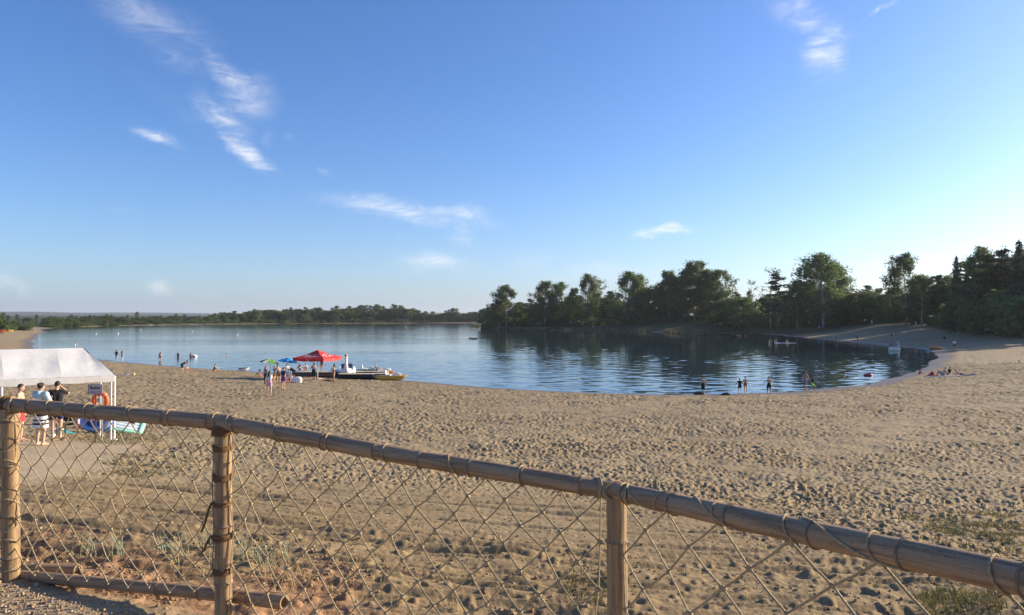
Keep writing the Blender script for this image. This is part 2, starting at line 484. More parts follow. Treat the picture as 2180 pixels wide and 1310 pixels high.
def displacement(x, y, s):
    r = np.hypot(x, y)
    land = sstep(s, .4, 3.0)
    inner = sstep(fence_side(x, y), -.25, .1) * (r < 14)
    pad = poly_mask(x, y, PAD, .5)
    tram = sstep(r + (vnoise(x / 3, y / 3, 71) - .5) * 5, 12.5, 20) * (1 - sstep(s, 46, 53) * .45)               # trampled beach
    tram = np.maximum(tram, sstep(np.degrees(np.arctan2(x, y)), 10, 26) * sstep(r, 8, 13) * .75)
    tram = tram * (1 - inner) * (1 - pad * .92) * land
    fadef = 1 - sstep(r, 110, 170)
    wx, wy = x + (vnoise(x * 1.7, y * 1.7, 5) - .5) * .25, y + (vnoise(x * 1.7, y * 1.7, 6) - .5) * .25
    patch = .55 + .75 * sstep(fbm(x / 5, y / 3, 91), .3, .7) + .35 * vnoise(x * .9, y * .9, 92)
    lane = np.zeros_like(x)                                              # trodden and raked lanes crossing the footprints
    for k, (ax, ay, bx, by, wd) in enumerate([(-11, 24, -20, 74, 1.3), (-6, 20, 14, 62, 1.1), (4, 15, 44, 72, 1.2), (-12, 30, 30, 34, 1.5), (12, 13, 60, 60, 1.4), (-22, 48, 40, 50, 1.2), (8, 22, -14, 66, .9)]):
        t = np.clip(((x - ax) * (bx - ax) + (y - ay) * (by - ay)) / ((bx - ax) ** 2 + (by - ay) ** 2), 0, 1)
        dl = np.hypot(x - ax - t * (bx - ax), y - ay - t * (by - ay)) + (vnoise(x / 4, y / 4, 500 + k) - .5) * 2.4
        lane = np.maximum(lane, 1 - sstep(np.abs(dl), wd * .4, wd * 1.3))
    patch = patch * (1 - .62 * lane * (.4 + .8 * vnoise(x / 2.2, y / 2.2, 520)))
    z = (dimples(wx, wy, .27, .082, 100) + dimples(wx, wy, .15, .040, 200)) * tram * fadef * patch
    z += (fbm(x * 2.1, y * 2.1, 40, 3) - .5) * .09 * tram * fadef
    z += (fbm(x / 1.3, y / 1.3, 43, 2) - .5) * .10 * land * (1 - inner)
    # raked and driven strip in front of the fence
    strip = (1 - tram) * (1 - inner) * land * (1 - sstep(r, 22, 30)) * (1 - pad)
    yy = y + .10 * x + .35 * np.sin(x * .25 + 1)
    lines = (vnoise(x / 2.2, yy / .065, 60) - .5) * .048 + (vnoise(x / 4.5, yy / .17, 61) - .5) * .085
    on = sstep(vnoise(x / 5, yy / 1.1, 62), .40, .62)
    z += lines * strip * (.35 + .8 * on)
    for k, (y0, a, wd, dp) in enumerate([(9.2, -.13, .11, .045), (10.6, -.12, .12, .05), (7.6, -.16, .09, .03), (12.6, -.06, .12, .045), (14.4, -.05, .12, .05), (11.5, .02, .1, .04), (8.3, -.05, .08, .03), (16.6, -.02, .14, .05)]):
        dd = (y - (y0 + a * x + .35 * np.sin(x * .18 + k * 2) + (vnoise(x * 1.2, y * 0 + k, 63) - .5) * .12)) / wd
        br = sstep(vnoise(x / 3.0, y * 0 + k * 3.3, 64), .35, .55)
        z += dp * br * (-np.exp(-dd ** 2) + .55 * np.exp(-((np.abs(dd) - 1.7) / .6) ** 2)) * strip
    z += dimples(x + .3, y, .6, .014, 300, .10, .16) * strip * (vnoise(x / 1.5, y / 1.5, 66) > .45)
    z += ((fbm(x * 6, y * 14, 44, 3) - .5) * .036 + (vnoise(x * 30, y * 38, 50) - .5) * .012) * strip
    clod = sstep(vnoise(x * 9, y * 9, 48), .72, .95) * .026 + sstep(vnoise(x * 4.3, y * 4.3, 49), .76, .95) * .03
    z += clod * strip * (1 - sstep(r, 8.5, 10.5))
    z += (fbm(x * 14, y * 14, 45, 2) - .5) * .012 * inner + (fbm(x * 1.1, y * 1.1, 46, 2) - .5) * .08 * inner
    z += (fbm(x * 6, y * 6, 47, 2) - .5) * .012 * pad
    return z


# ------------------------------------------------------------------ the ground sheet, finest on the beach in front of the fence
rad = [0.25, .6, 1.0, 1.4, 1.8, 2.2, 2.6, 3.0, 3.4]
r_ = 3.7
while r_ < 115:
    rad.append(r_)
    r_ += max(.028, .0053 * r_) if r_ < 30 else min(.0053 * r_, .23)
while r_ < 9500:
    rad.append(r_); r_ *= 1.03 if r_ < 1200 else 1.06
rad = np.array(rad)
fine = np.radians(np.linspace(-39, 39, 780))
coarse = np.radians(np.linspace(39, 321, 90)[1:-1])
ang = np.concatenate([fine, coarse]); NA = len(ang); NR = len(rad)
A_, R_ = np.meshgrid(ang, rad)
gx_, gy_ = (R_ * np.sin(A_)).ravel(), (R_ * np.cos(A_)).ravel()
gs_ = ground_s(gx_, gy_)
gzv = ground_z(gx_, gy_, gs_)
inf = np.abs((A_.ravel() + math.pi) % (2 * math.pi) - math.pi) < math.radians(41)
disp = np.zeros_like(gzv)
sel = inf & (R_.ravel() < 175)
disp[sel] = displacement(gx_[sel], gy_[sel], gs_[sel])
gzv = gzv + disp
ii = np.arange(NR - 1)[:, None] * NA; jj = np.arange(NA)[None, :]; jn = (jj + 1) % NA
quads = np.stack([ii + jj, ii + jn, ii + NA + jn, ii + NA + jj], -1).reshape(-1, 4)[:, ::-1]
cap_v = np.array([[0, 0, float(gzv[0])]])
ground_me = np_mesh('ground', np.concatenate([np.stack([gx_, gy_, gzv], 1), cap_v]), quads, None, smooth=True)
# masks: r = vegetation, g = red soil, b = damp; second set: r = compact pad, g = gravel side, b = far woodland
rr_ = np.hypot(gx_, gy_)
nz_ = fbm(gx_ / 11, gy_ / 11, 55)
veg = sstep(gs_ + (nz_ - .5) * 26, 14, 22) * sstep(rr_, 230, 330)
right = sstep(gx_, 40, 70) * sstep(rr_, 85, 120)
veg = np.maximum(veg, right * sstep(gs_ + (nz_ - .5) * 16, 40, 52))
leftside = sstep(-gx_, 120, 160)
veg = np.maximum(veg, leftside * sstep(gs_ + (nz_ - .5) * 20, 26, 38))
pen = sstep(rr_, 255, 285) * (gx_ > -30) * (gx_ < 140) * sstep(gs_ + (nz_ - .5) * 5, .2, 1.5)
veg = np.maximum(veg, pen * .9)
fs_ = sstep(rr_, 480, 540) * (gx_ > -290)
veg = np.maximum(veg, fs_ * sstep(gs_, .5, 2.5)); veg = np.maximum(veg, sstep(rr_, 480, 540) * sstep(gs_ + (nz_ - .5) * 6, 5, 9))
edge_f = -fence_side(gx_, gy_)
soil = sstep(edge_f, -.1, .25) * (1 - sstep(edge_f + (fbm(gx_ * 1.2, gy_ * 1.2, 56) - .5) * 2.6, .7, 2.0)) * (rr_ < 12) * sstep(-gx_, -2.6, -1.0)
damp = (1 - sstep(gs_ + (vnoise(gx_ / 3, gy_ / 3, 58) - .5) * 1.5, .8, 3.4))
pad_ = np.zeros_like(gx_); nm = rr_ < 60; pad_[nm] = poly_mask(gx_[nm], gy_[nm], PAD, .5)
grav = sstep(fence_side(gx_, gy_) + (vnoise(gx_ * 3, gy_ * 3, 59) - .5) * .4, -.25, .05) * (rr_ < 16)
wood = sstep(rr_, 900, 1400)
nearb = (1 - sstep(rr_ + (vnoise(gx_ / 2.5, gy_ / 2.5, 72) - .5) * 6, 9, 21)) * (1 - pad_) * (1 - grav)
for nm_, tri in (('mask_a', (veg, soil, damp)), ('mask_b', (pad_, grav, wood)), ('mask_c', (nearb, nearb, nearb))):
    at_ = ground_me.attributes.new(nm_, 'FLOAT_COLOR', 'POINT')
    arr = np.ones((len(ground_me.vertices), 4), np.float32)
    for k in range(3): arr[:-1, k] = tri[k]
    at_.data.foreach_set('color', arr.ravel())


def ground_material():
    m = bpy.data.materials.new('sand_ground'); m.use_nodes = True
    t = NT(m.node_tree); m.node_tree.nodes.clear()
    out = t.n('ShaderNodeOutputMaterial'); p = t.n('ShaderNodeBsdfPrincipled')
    tcn = t.n('ShaderNodeTexCoord'); oc = tcn.outputs['Object']
    def attr(nm_):
        a = t.n('ShaderNodeAttribute', attribute_name=nm_); sp = t.n('ShaderNodeSeparateColor'); t.link(a.outputs['Color'], sp.inputs[0]); return sp.outputs
    A, B, Cc = attr('mask_a'), attr('mask_b'), attr('mask_c')
    n1 = t.noise(oc, .35, 4, .6).outputs['Fac']; n2 = t.noise(oc, 9, 5, .7).outputs['Fac']; n3 = t.noise(oc, 60, 3, .7).outputs['Fac']
    sand = t.mix(t.smooth(n1, .3, .7), (.280, .208, .112), (.350, .266, .152))
    sand = t.mix(t.smooth(n2, .35, .75, 0, .5), sand, (.215, .155, .085))
    sand = t.mix(t.smooth(n3, .52, .72, 0, .45), sand, (.45, .365, .235))
    sand = t.mix(t.math('MULTIPLY', Cc[0], .9), sand, t.mix(t.smooth(n2, .3, .7), (.205, .140, .066), (.305, .215, .110)))      # driven, earthier sand
    soil_c = t.mix(t.smooth(n2, .35, .65), (.26, .135, .065), (.37, .22, .115))
    soil_c = t.mix(t.smooth(n3, .5, .7, 0, .6), soil_c, (.16, .09, .05))
    c = t.mix(t.math('MULTIPLY', A[1], t.smooth(n2, .25, .6, .45, 1)), sand, soil_c)
    c = t.mix(B[0], c, t.mix(t.smooth(n2, .3, .7), (.33, .255, .16), (.39, .305, .195)))
    c = t.mix(B[1], c, t.mix(t.smooth(n3, .3, .7), (.26, .18, .10), (.44, .33, .2)))
    veg_c = t.mix(t.smooth(t.noise(oc, .8, 5, .7).outputs['Fac'], .35, .65), (.035, .045, .018), (.09, .095, .04))
    c = t.mix(A[0], c, veg_c)
    c = t.mix(B[2], c, t.mix(t.smooth(t.noise(oc, .012, 5, .7).outputs['Fac'], .3, .7), (.02, .035, .02), (.05, .065, .035)))
    c = t.mix(t.math('MULTIPLY', A[2], .72), c, (.14, .105, .07))
    t.link(c, p.inputs['Base Color'])
    t.link(t.smooth(A[2], 0, 1, .95, .45), p.inputs['Roughness'])
    p.inputs['Specular IOR Level'].default_value = .25
    b1 = t.n('ShaderNodeBump'); b1.inputs['Strength'].default_value = .7; b1.inputs['Distance'].default_value = .03
    t.link(n2, b1.inputs['Height'])
    b2 = t.n('ShaderNodeBump'); b2.inputs['Strength'].default_value = .55; b2.inputs['Distance'].default_value = .008
    t.link(n3, b2.inputs['Height']); t.link(b1.outputs[0], b2.inputs['Normal']); t.link(b2.outputs[0], p.inputs['Normal'])
    t.link(p.outputs[0], out.inputs['Surface'])
    return m


ground_me.materials.append(ground_material())
ground = link_mesh('ground', ground_me); tag(ground, 'sandy beach and wooded land all round the lake', 'ground', kind='structure')

# ------------------------------------------------------------------ the lake
def water_material():
    m = bpy.data.materials.new('lake_water'); m.use_nodes = True
    t = NT(m.node_tree); m.node_tree.nodes.clear()
    out = t.n('ShaderNodeOutputMaterial'); p = t.n('ShaderNodeBsdfPrincipled')
    oc = t.n('ShaderNodeTexCoord').outputs['Object']
    p.inputs['Base Color'].default_value = (.010, .034, .055, 1); p.inputs['Roughness'].default_value = .04
    p.inputs['IOR'].default_value = 1.38
    big = t.noise(t.mapping(oc, (.006, .035, 1)), 1.0, 4, .6, .4).outputs['Fac']      # streaks of rougher water
    sx_n = t.n('ShaderNodeSeparateXYZ'); t.link(oc, sx_n.inputs[0])
    open_ = t.smooth(sx_n.outputs[0], 45, -50, .45, 1.9)                              # the open lake catches more breeze than the bay
    amp = t.math('MULTIPLY', t.smooth(big, .38, .62, .40, 1.0), open_)
    w1 = t.noise(t.mapping(oc, (.20, .27, 1), (0, 0, .3)), 1.0, 3, .55, .5).outputs['Fac']
    w2 = t.noise(t.mapping(oc, (.7, 1.0, 1), (0, 0, -.25)), 1.0, 3, .6, .4).outputs['Fac']
    w3 = t.noise(t.mapping(oc, (5, 9, 1)), 1.0, 2, .6).outputs['Fac']
    h = t.math('MULTIPLY_ADD', w1, .16, t.math('MULTIPLY_ADD', w2, .040, t.math('MULTIPLY', w3, .004)))
    h = t.math('MULTIPLY', h, amp)
    b = t.n('ShaderNodeBump'); b.inputs['Strength'].default_value = .30; b.inputs['Distance'].default_value = 1.0
    t.link(h, b.inputs['Height']); t.link(b.outputs[0], p.inputs['Normal'])
    t.link(p.outputs[0], out.inputs['Surface'])
    return m


def wave_z(x, y):
    """real wavelets: crossing trains of short waves, stronger on the open lake, broken up by gusts"""
    z = np.zeros_like(x)
    rngw = np.random.default_rng(17)
    for lam, amp, n in ((4.2, .016, 4), (2.6, .015, 6), (1.7, .010, 7), (1.25, .006, 6)):
        for _ in range(n):
            an = rngw.normal(-1.35, .55); k = 2 * math.pi / (lam * rngw.uniform(.85, 1.2)); ph = rngw.uniform(0, 6.28)
            wob = 1.4 * (vnoise(x / 11, y / 11, int(rngw.integers(1, 900))) - .5)
            z += amp / math.sqrt(n) * 1.5 * np.sin(k * (x * math.cos(an) + y * math.sin(an)) + ph + wob * 4)
    gust = .45 + .85 * sstep(fbm(x / 22, y / 30, 401), .3, .7)
    r = np.hypot(x, y)
    return z * gust * .40 * (1 - .35 * sstep(-x, 0, 30)) * (1 - sstep(r, 150, 260))


lr_ = [45.0]
while lr_[-1] < 1000: lr_.append(lr_[-1] + (.34 if lr_[-1] < 105 else min(.34 * (lr_[-1] / 105) ** 2.6, .03 * lr_[-1])))
la_ = np.radians(np.linspace(-40, 40, 420)); LA, LR = np.meshgrid(la_, np.array(lr_)); nA, nR = len(la_), len(lr_)
lx, ly = (LR * np.sin(LA)).ravel(), (LR * np.cos(LA)).ravel()
li = np.arange(nR - 1)[:, None] * nA; lj = np.arange(nA - 1)[None, :]
lq = np.stack([li + lj, li + nA + lj, li + nA + lj + 1, li + lj + 1], -1).reshape(-1, 4)[:, ::-1]
wet = shore_dist(lx, ly) < 6                                             # the sheet ends a few metres under the beach
keep_q = wet[lq].any(1); lq = lq[keep_q]
used = np.unique(lq); remap = np.full(len(lx), -1); remap[used] = np.arange(len(used)); lq = remap[lq]
lx, ly = lx[used], ly[used]
lake = link_mesh('lake', np_mesh('lake', np.stack([lx, ly, wave_z(lx, ly)], 1), lq, water_material(), smooth=True))
tag(lake, 'calm blue bathing lake with fine ripples and tree reflections', 'lake', kind='structure')

# ------------------------------------------------------------------ trees
def foliage(name, c1, c2, trans=.25, rnd=.22):
    return mat(name, c1, .75, 0, 1.3, color2=c2, trans=trans, obj_random=rnd, spec=.2)


LEAF_BIRCH = foliage('birch_leaves', (.115, .155, .055), (.195, .235, .090), .48)
LEAF_BROAD = foliage('broad_leaves', (.090, .135, .048), (.160, .200, .076), .45)
LEAF_PINE = foliage('pine_needles', (.065, .098, .052), (.115, .148, .076), .28)
LEAF_SPRUCE = foliage('spruce_needles', (.054, .084, .052), (.098, .132, .074), .25)
BARK_BIRCH = mat('birch_bark', (.50, .47, .42), .8, 0, 3.0, .4, 18, color2=(.20, .18, .16))
BARK_DARK = mat('dark_bark', (.10, .075, .055), .9, .3, 5.0, .5, 20)
BARK_PINE = mat('pine_bark', (.16, .10, .06), .9, .3, 5.0, .5, 20)


def leaf_cloud(rng, pts, size, up_bias=0.0):
    """one small four-cornered leaf clump at every point, randomly turned"""
    n = len(pts); pts = np.asarray(pts)
    d = rng.normal(size=(n, 3)); d[:, 2] *= (1 - up_bias * .5); d /= np.linalg.norm(d, axis=1)[:, None]
    e = rng.normal(size=(n, 3)); e -= d * np.sum(d * e, 1)[:, None]; e /= np.linalg.norm(e, axis=1)[:, None]
    sz = size * rng.uniform(.55, 1.35, n)[:, None]
    d = d * sz; e = e * sz * rng.uniform(.45, .8, n)[:, None]
    bend = np.cross(d, e) / sz * .35 * rng.uniform(-1, 1, n)[:, None]
    v = np.stack([pts - d, pts + e + bend, pts + d, pts - e + bend], 1).reshape(-1, 3)
    f = np.arange(4 * n).reshape(-1, 4)
    return v, f


def make_tree(kind, seed):
    """returns (trunk mesh, crown mesh, height) for a tree of this kind"""
    rng = np.random.default_rng(seed); R = lambda a, b: float(rng.uniform(a, b))
    tm = MB(); P = []
    def limb(a, b, r0, r1, sag=0.0, n=5):
        pts = []
        for i in range(n + 1):
            t = i / n; p = Vector(a).lerp(Vector(b), t); p.z += sag * math.sin(math.pi * t)
            p.x += R(-.06, .06) * (0 < i < n); p.y += R(-.06, .06) * (0 < i < n); pts.append(p)
        tm.tube(pts, [r0 + (r1 - r0) * i / n for i in range(n + 1)], 5); return pts
    if kind == 'birch':
        H, r0 = 20.0, .20; lean = (R(-.8, .8), R(-.8, .8)); axis = []
        for i in range(9):
            t = i / 8; axis.append((lean[0] * t * t + R(-.1, .1), lean[1] * t * t + R(-.1, .1), H * t))
        tm.tube(axis, [r0 * (1 - .93 * i / 8) + .015 for i in range(9)], 7)
        lo = R(.08, .2)
        for i in range(66):
            t = lo + (0.97 - lo) * (i + R(0, 1)) / 66; k = t * 8; j = min(int(k), 7); fr = k - j
            a = Vector(axis[j]).lerp(Vector(axis[j + 1]), fr)
            prof = math.sin(math.pi * min(1, max(0, (t - lo + .06) / (1.04 - lo))) ** .75) ** .8
            L = (3.3 * prof + .7) * R(.55, 1.25); an = R(0, 6.28)
            b = a + Vector((math.cos(an) * L, math.sin(an) * L, L * R(.3, .9)))
            pts = limb(a, b, .05 * (1 - t) + .02, .012, .2)
            for q in range(3, len(pts)):
                c = pts[q]; nn = int(R(18, 40))
                P.append(rng.normal(size=(nn, 3)) * (.42, .42, .38) + np.array(c))
                for _ in range(3):                                      # hanging twigs
                    hl = R(.7, 2.4); hx, hy = R(-.5, .5), R(-.5, .5); mm = int(hl * 9)
                    tt = rng.uniform(0, 1, mm)
                    P.append(np.stack([c.x + hx + rng.normal(size=mm) * .13, c.y + hy + rng.normal(size=mm) * .13, c.z - tt * hl], 1))
        size, lm, bm = .19, LEAF_BIRCH, BARK_BIRCH
    elif kind == 'broad':
        H, r0 = 16.0, .28; axis = [(R(-.15, .15) * i, R(-.15, .15) * i, H * .8 * i / 6) for i in range(7)]
        tm.tube(axis, [r0 * (1 - .85 * i / 6) for i in range(7)], 7)
        for i in range(46):
            t = R(.10, 1.0); a = Vector(axis[min(6, int(t * 6))]); an = R(0, 6.28)
            prof = math.sin(math.pi * (t * .86 + .1)) ** .6
            L = 4.3 * prof * R(.5, 1.1); b = a + Vector((math.cos(an) * L, math.sin(an) * L, R(.3, 2.6)))
            limb(a, b, .08, .02, .3)
            for _ in range(3):
                c = np.array(b) + rng.normal(size=3) * (.9, .9, .6)
                s = R(.55, 1.15); nn = int(110 * s)
                d = rng.normal(size=(nn, 3)); d /= np.linalg.norm(d, axis=1)[:, None]
                P.append(c + d * s * rng.uniform(.5, 1.1, nn)[:, None] * (1, 1, .75))
        size, lm, bm = .20, LEAF_BROAD, BARK_DARK
    elif kind == 'pine':
        H, r0 = 17.0, .24; axis = [(R(-.1, .1) * i, R(-.1, .1) * i, H * i / 6) for i in range(7)]
        tm.tube(axis, [r0 * (1 - .88 * i / 6) for i in range(7)], 7)
        for i in range(42):
            t = .22 + .78 * (i + R(0, 1)) / 42; k = min(t * 6, 5.99); a = Vector(axis[int(k)]).lerp(Vector(axis[int(k) + 1]), k % 1); an = R(0, 6.28)
            L = (3.4 * (1 - t) ** .55 + .4) * R(.6, 1.15); b = a + Vector((math.cos(an) * L, math.sin(an) * L, L * R(-.02, .4)))
            pts = limb(a, b, .05, .015, .1)
            for q in range(2, len(pts)):
                nn = int(R(24, 46)); P.append(rng.normal(size=(nn, 3)) * (.42, .42, .16) + np.array(pts[q]) + (0, 0, .1))
        nn = 120; P.append(rng.normal(size=(nn, 3)) * (.3, .3, .6) + np.array(axis[-1]) - (0, 0, .3))
        size, lm, bm = .18, LEAF_PINE, BARK_PINE
    elif kind == 'spruce':
        H, r0 = 20.0, .24; tm.tube([(0, 0, 0), (0, 0, H * .5), (0, 0, H)], [r0, r0 * .55, .02], 7)
        z = 1.2
        while z < H - .3:
            t = z / H; L0 = 3.2 * (1 - t) ** .8 + .15; nb = 7 if t < .8 else 5; off = R(0, 6.28)
            for k in range(nb):
                an = off + 6.283 * k / nb + R(-.25, .25); L = L0 * R(.75, 1.15)
                a = Vector((0, 0, z)); b = a + Vector((math.cos(an) * L, math.sin(an) * L, -L * .28 + .1))
                limb(a, b, .03, .01, .12, 3)
                m = int(16 * L) + 5; tt = rng.uniform(.1, 1, m)
                c = np.array(a)[None] + (np.array(b) - np.array(a))[None] * tt[:, None]
                c += rng.normal(size=(m, 3)) * (.16, .16, .07); c[:, 2] -= rng.uniform(0, .35, m)
                P.append(c)
            z += .62 if t < .7 else .48
        P.append(np.stack([rng.normal(size=30) * .06, rng.normal(size=30) * .06, rng.uniform(H - 1.4, H + .2, 30)], 1))
        size, lm, bm = .21, LEAF_SPRUCE, BARK_DARK
    elif kind == 'bush':
        H = 5.0
        for i in range(9):
            an, L = R(0, 6.28), R(.6, 2.4); b = Vector((math.cos(an) * L, math.sin(an) * L, R(1.6, 4.2) - L * .3)); limb((0, 0, 0), b, .06, .015, .1)
            for _ in range(4):
                c = np.array(b) * R(.55, 1.05) + rng.normal(size=3) * .45; s = R(.5, 1.0); nn = int(85 * s)
                d = rng.normal(size=(nn, 3)); d /= np.linalg.norm(d, axis=1)[:, None]
                P.append(c + d * s * rng.uniform(.4, 1.1, nn)[:, None])
        for _ in range(14):
            an, L = R(0, 6.28), R(.3, 2.2); c = np.array((math.cos(an) * L, math.sin(an) * L, R(.3, 1.3))); nn = 60
            P.append(c + rng.normal(size=(nn, 3)) * .45)
        size, lm, bm = .17, LEAF_BROAD, BARK_DARK
    else:                                                               # bare: thin-leaved half-dead birch
        H, r0 = 15.0, .13; axis = [(R(-.12, .12) * i, R(-.12, .12) * i, H * i / 7) for i in range(8)]
        tm.tube(axis, [r0 * (1 - .9 * i / 7) for i in range(8)], 6)
        for i in range(22):
            t = R(.35, 1); a = Vector(axis[min(7, int(t * 7))]); an = R(0, 6.28); L = R(.8, 2.3) * (1.3 - t * .7)
            b = a + Vector((math.cos(an) * L, math.sin(an) * L, L * R(.4, 1.1))); limb(a, b, .035, .012, .1)
            nn = int(R(14, 34)); P.append(rng.normal(size=(nn, 3)) * (.26, .26, .4) + np.array(b)); P.append(np.array(a) + (np.array(b) - np.array(a)) * rng.uniform(.4, 1, (10, 1)) + rng.normal(size=(10, 3)) * .1)
        size, lm, bm = .15, LEAF_BIRCH, BARK_BIRCH
    P = np.concatenate(P); P[:, 2] = np.maximum(P[:, 2], .15)
    lv, lf = leaf_cloud(rng, P, size, .3)
    crown = np_mesh('crown', lv, lf, lm)
    trunk = bpy.data.meshes.new('trunk'); trunk.from_pydata(tm.v, [], tm.f); trunk.materials.append(bm)
    trunk.polygons.foreach_set('use_smooth', [True] * len(trunk.polygons))
    return trunk, crown, H


TREES = {k: [make_tree(k, 1000 + 37 * i + 101 * n) for i in range(c)] for n, (k, c) in enumerate((('birch', 4), ('broad', 3), ('pine', 3), ('spruce', 2), ('bush', 3), ('bare', 2)))}
TNAME = {'birch': 'birch_tree', 'broad': 'broadleaf_tree', 'pine': 'pine_tree', 'spruce': 'spruce_tree', 'bush': 'bush', 'bare': 'birch_tree'}


def plant(kind, x, y, h, label, group=None, wide=1.0, z=None, name=None):
    tr, cr, H = random.choice(TREES[kind])
    zz = gz(x, y) if z is None else z
    o = thing(name or TNAME[kind], label, 'bush' if kind == 'bush' else 'tree', (x, y, zz - .1), random.uniform(0, 6.28), group)
    s = h / H; o.scale = (s * wide, s * wide, s)
    link_mesh('trunk', tr, o); link_mesh('crown', cr, o)
    return o


def plant_px(kind, px, top, Y, label, group=None, wide=1.0):
    """tree whose tip shows at (px, top) when it stands Y metres out"""
    p = at(px, top, Y); z = gz(p.x, Y)
    return plant(kind, p.x, Y, max(1.2, p.z - z), label, group, wide)


# the promontory across the water: each tree told apart by its outline
PEN = [
    ('broad', 1036, 650, 440, 'small round tree nearest the low grassy tip of the promontory', 1.0),
    ('birch', 1078, 608, 410, 'open-crowned birch standing alone near the promontory tip with its white trunk showing', 1.45),
    ('birch', 1062, 640, 415, 'short birch leaning against the lone birch near the promontory tip', 1.3),
    ('broad', 1118, 642, 415, 'low round tree filling the gap after the lone birch', 1.3),
    ('broad', 1140, 646, 420, 'low dark tree beside the dense paired birches on the promontory', 1.2),
    ('birch', 1160, 600, 395, 'dense dark birch, first of the tall pair on the promontory', 1.35),
    ('birch', 1193, 602, 400, 'dense dark birch, second of the tall pair on the promontory', 1.25),
    ('birch', 1222, 614, 395, 'slim birch beside the white camper van among the trees', 1.0),
    ('birch', 1250, 585, 390, 'tall pointed birch with wispy top above the sandy bathing spot', 1.05),
    ('bare', 1274, 588, 392, 'thin bare-topped birch next to the tall pointed birch', 1.3),
    ('pine', 1294, 622, 385, 'dark pine in the shadowed middle of the promontory', 1.2),
    ('broad', 1316, 632, 400, 'dark low tree between the pine and the wide birch', 1.2),
    ('birch', 1338, 580, 375, 'wide tall birch with two white trunks over the sandy spot', 1.5),
    ('birch', 1360, 588, 378, 'slender birch crowding the wide two-trunked birch', 1.0),
    ('broad', 1396, 602, 370, 'dark dense tree beginning the tallest clump of the promontory', 1.3),
    ('birch', 1424, 578, 365, 'birch on the edge of the tallest promontory clump', 1.3),
    ('broad', 1450, 566, 360, 'round crowned tree in the tallest clump of the promontory', 1.4),
    ('birch', 1478, 557, 355, 'highest birch of the promontory with feathery top', 1.4),
    ('birch', 1505, 575, 350, 'airy birch with drooping twigs beside the highest birch', 1.3),
    ('birch', 1530, 574, 345, 'last tall birch of the promontory with see-through crown', 1.2),
    ('broad', 1553, 628, 330, 'low tree at the foot of the see-through birch', 1.4),
]
for k, px, top, Y, lab, wd in PEN: plant_px(k, px, top, Y + (18 if k == 'bare' else 0), lab, 'trees on the promontory', wd * 1.28)
RIGHT = [
    ('broad', 1580, 622, 300, 'dark low tree where the woods dip behind the far beach', 1.4),
    ('bare', 1596, 592, 305, 'thin leafless-looking birch sticking up where the woods dip', 1.1),
    ('bare', 1640, 566, 290, 'tall wispy birch beside the layered pine behind the far beach', 1.3),
    ('pine', 1657, 585, 285, 'pine with flat layered boughs behind the far beach', 1.25),
    ('birch', 1697, 597, 285, 'small round-topped birch next to the layered pine', 1.1),
    ('birch', 1752, 540, 282, 'big full birch towering behind the blue beach shelter', 1.75),
    ('birch', 1775, 560, 286, 'birch with lit yellow-green side against the big full birch', 1.3),
    ('bush', 1800, 600, 282, 'pale green bush at the side of the big full birch', 1.2),
    ('broad', 1835, 603, 276, 'round dark tree in the low stretch behind the far beach', 1.7),
    ('broad', 1862, 612, 270, 'lighter green round tree in the low stretch behind the far beach', 1.4),
    ('broad', 1892, 608, 262, 'dark rounded tree next to the tall drooping birch', 1.3),
    ('birch', 1928, 541, 238, 'tall birch with drooping see-through crown above the bathing bay', 1.35),
    ('birch', 1962, 585, 230, 'shorter birch leaning to the tall drooping birch', 1.6),
    ('pine', 1996, 588, 226, 'dark pine where the conifer wood begins to rise', 1.3),
    ('spruce', 2036, 545, 198, 'pointed spruce rising clear of the conifer wood', 1.1),
    ('pine', 2056, 560, 196, 'pine crowded behind the pointed spruce', 1.2),
    ('birch', 2086, 528, 190, 'thin-topped birch among the conifers of the conifer wood', 1.3),
    ('pine', 2108, 545, 184, 'bushy pine in the middle of the conifer wood', 1.4),
    ('pine', 2138, 535, 182, 'tall pine next to the highest spruce of the wood', 1.2),
    ('spruce', 2170, 510, 174, 'highest spruce of the conifer wood with spiky tip', 1.2),
    ('pine', 2200, 525, 170, 'pine standing past the highest spruce', 1.3),
    ('spruce', 2240, 520, 162, 'spruce standing beyond the highest spruce of the wood', 1.2),
]
for k, px, top, Y, lab, wd in RIGHT: plant_px(k, px, top, Y + (24 if k == 'bare' else 0), lab, 'trees behind the far beach', wd)
random.seed(21)
SIL = [(1395, 590), (1550, 608), (1600, 620), (1640, 603), (1700, 603), (1760, 590), (1830, 606), (1900, 598), (1940, 580), (2000, 586), (2060, 560), (2180, 535), (2320, 525)]
sx_, sy_ = [p[0] for p in SIL], [p[1] for p in SIL]
DST = [(1395, 375), (1480, 365), (1550, 340), (1700, 312), (1800, 290), (1900, 265), (2000, 228), (2100, 194), (2180, 176), (2320, 155)]
for row in range(3):
    px = 1400 + row * 9
    while px < 2330:
        Y = float(np.interp(px, [p[0] for p in DST], [p[1] for p in DST])) + (6, 20, -4)[row] + random.uniform(-4, 4)
        top = float(np.interp(px, sx_, sy_)) + (16, 8, 44)[row] + random.uniform(-8, 18)
        kind = random.choice(['broad', 'pine', 'broad', 'pine', 'spruce', 'birch']) if row < 2 else random.choice(['broad', 'pine', 'bush'])
        plant_px(kind, px, top, Y, {'broad': 'dense dark broadleaf tree filling the wood behind the taller crowns', 'pine': 'dark pine filling the wood behind the taller crowns', 'spruce': 'dark spruce filling the wood behind the taller crowns', 'birch': 'slim birch filling the wood behind the taller crowns', 'bush': 'dense dark bush at the foot of the wood'}[kind], kind + ' fill of the wood', random.uniform(1.1, 1.5))
        px += random.uniform(20, 32)
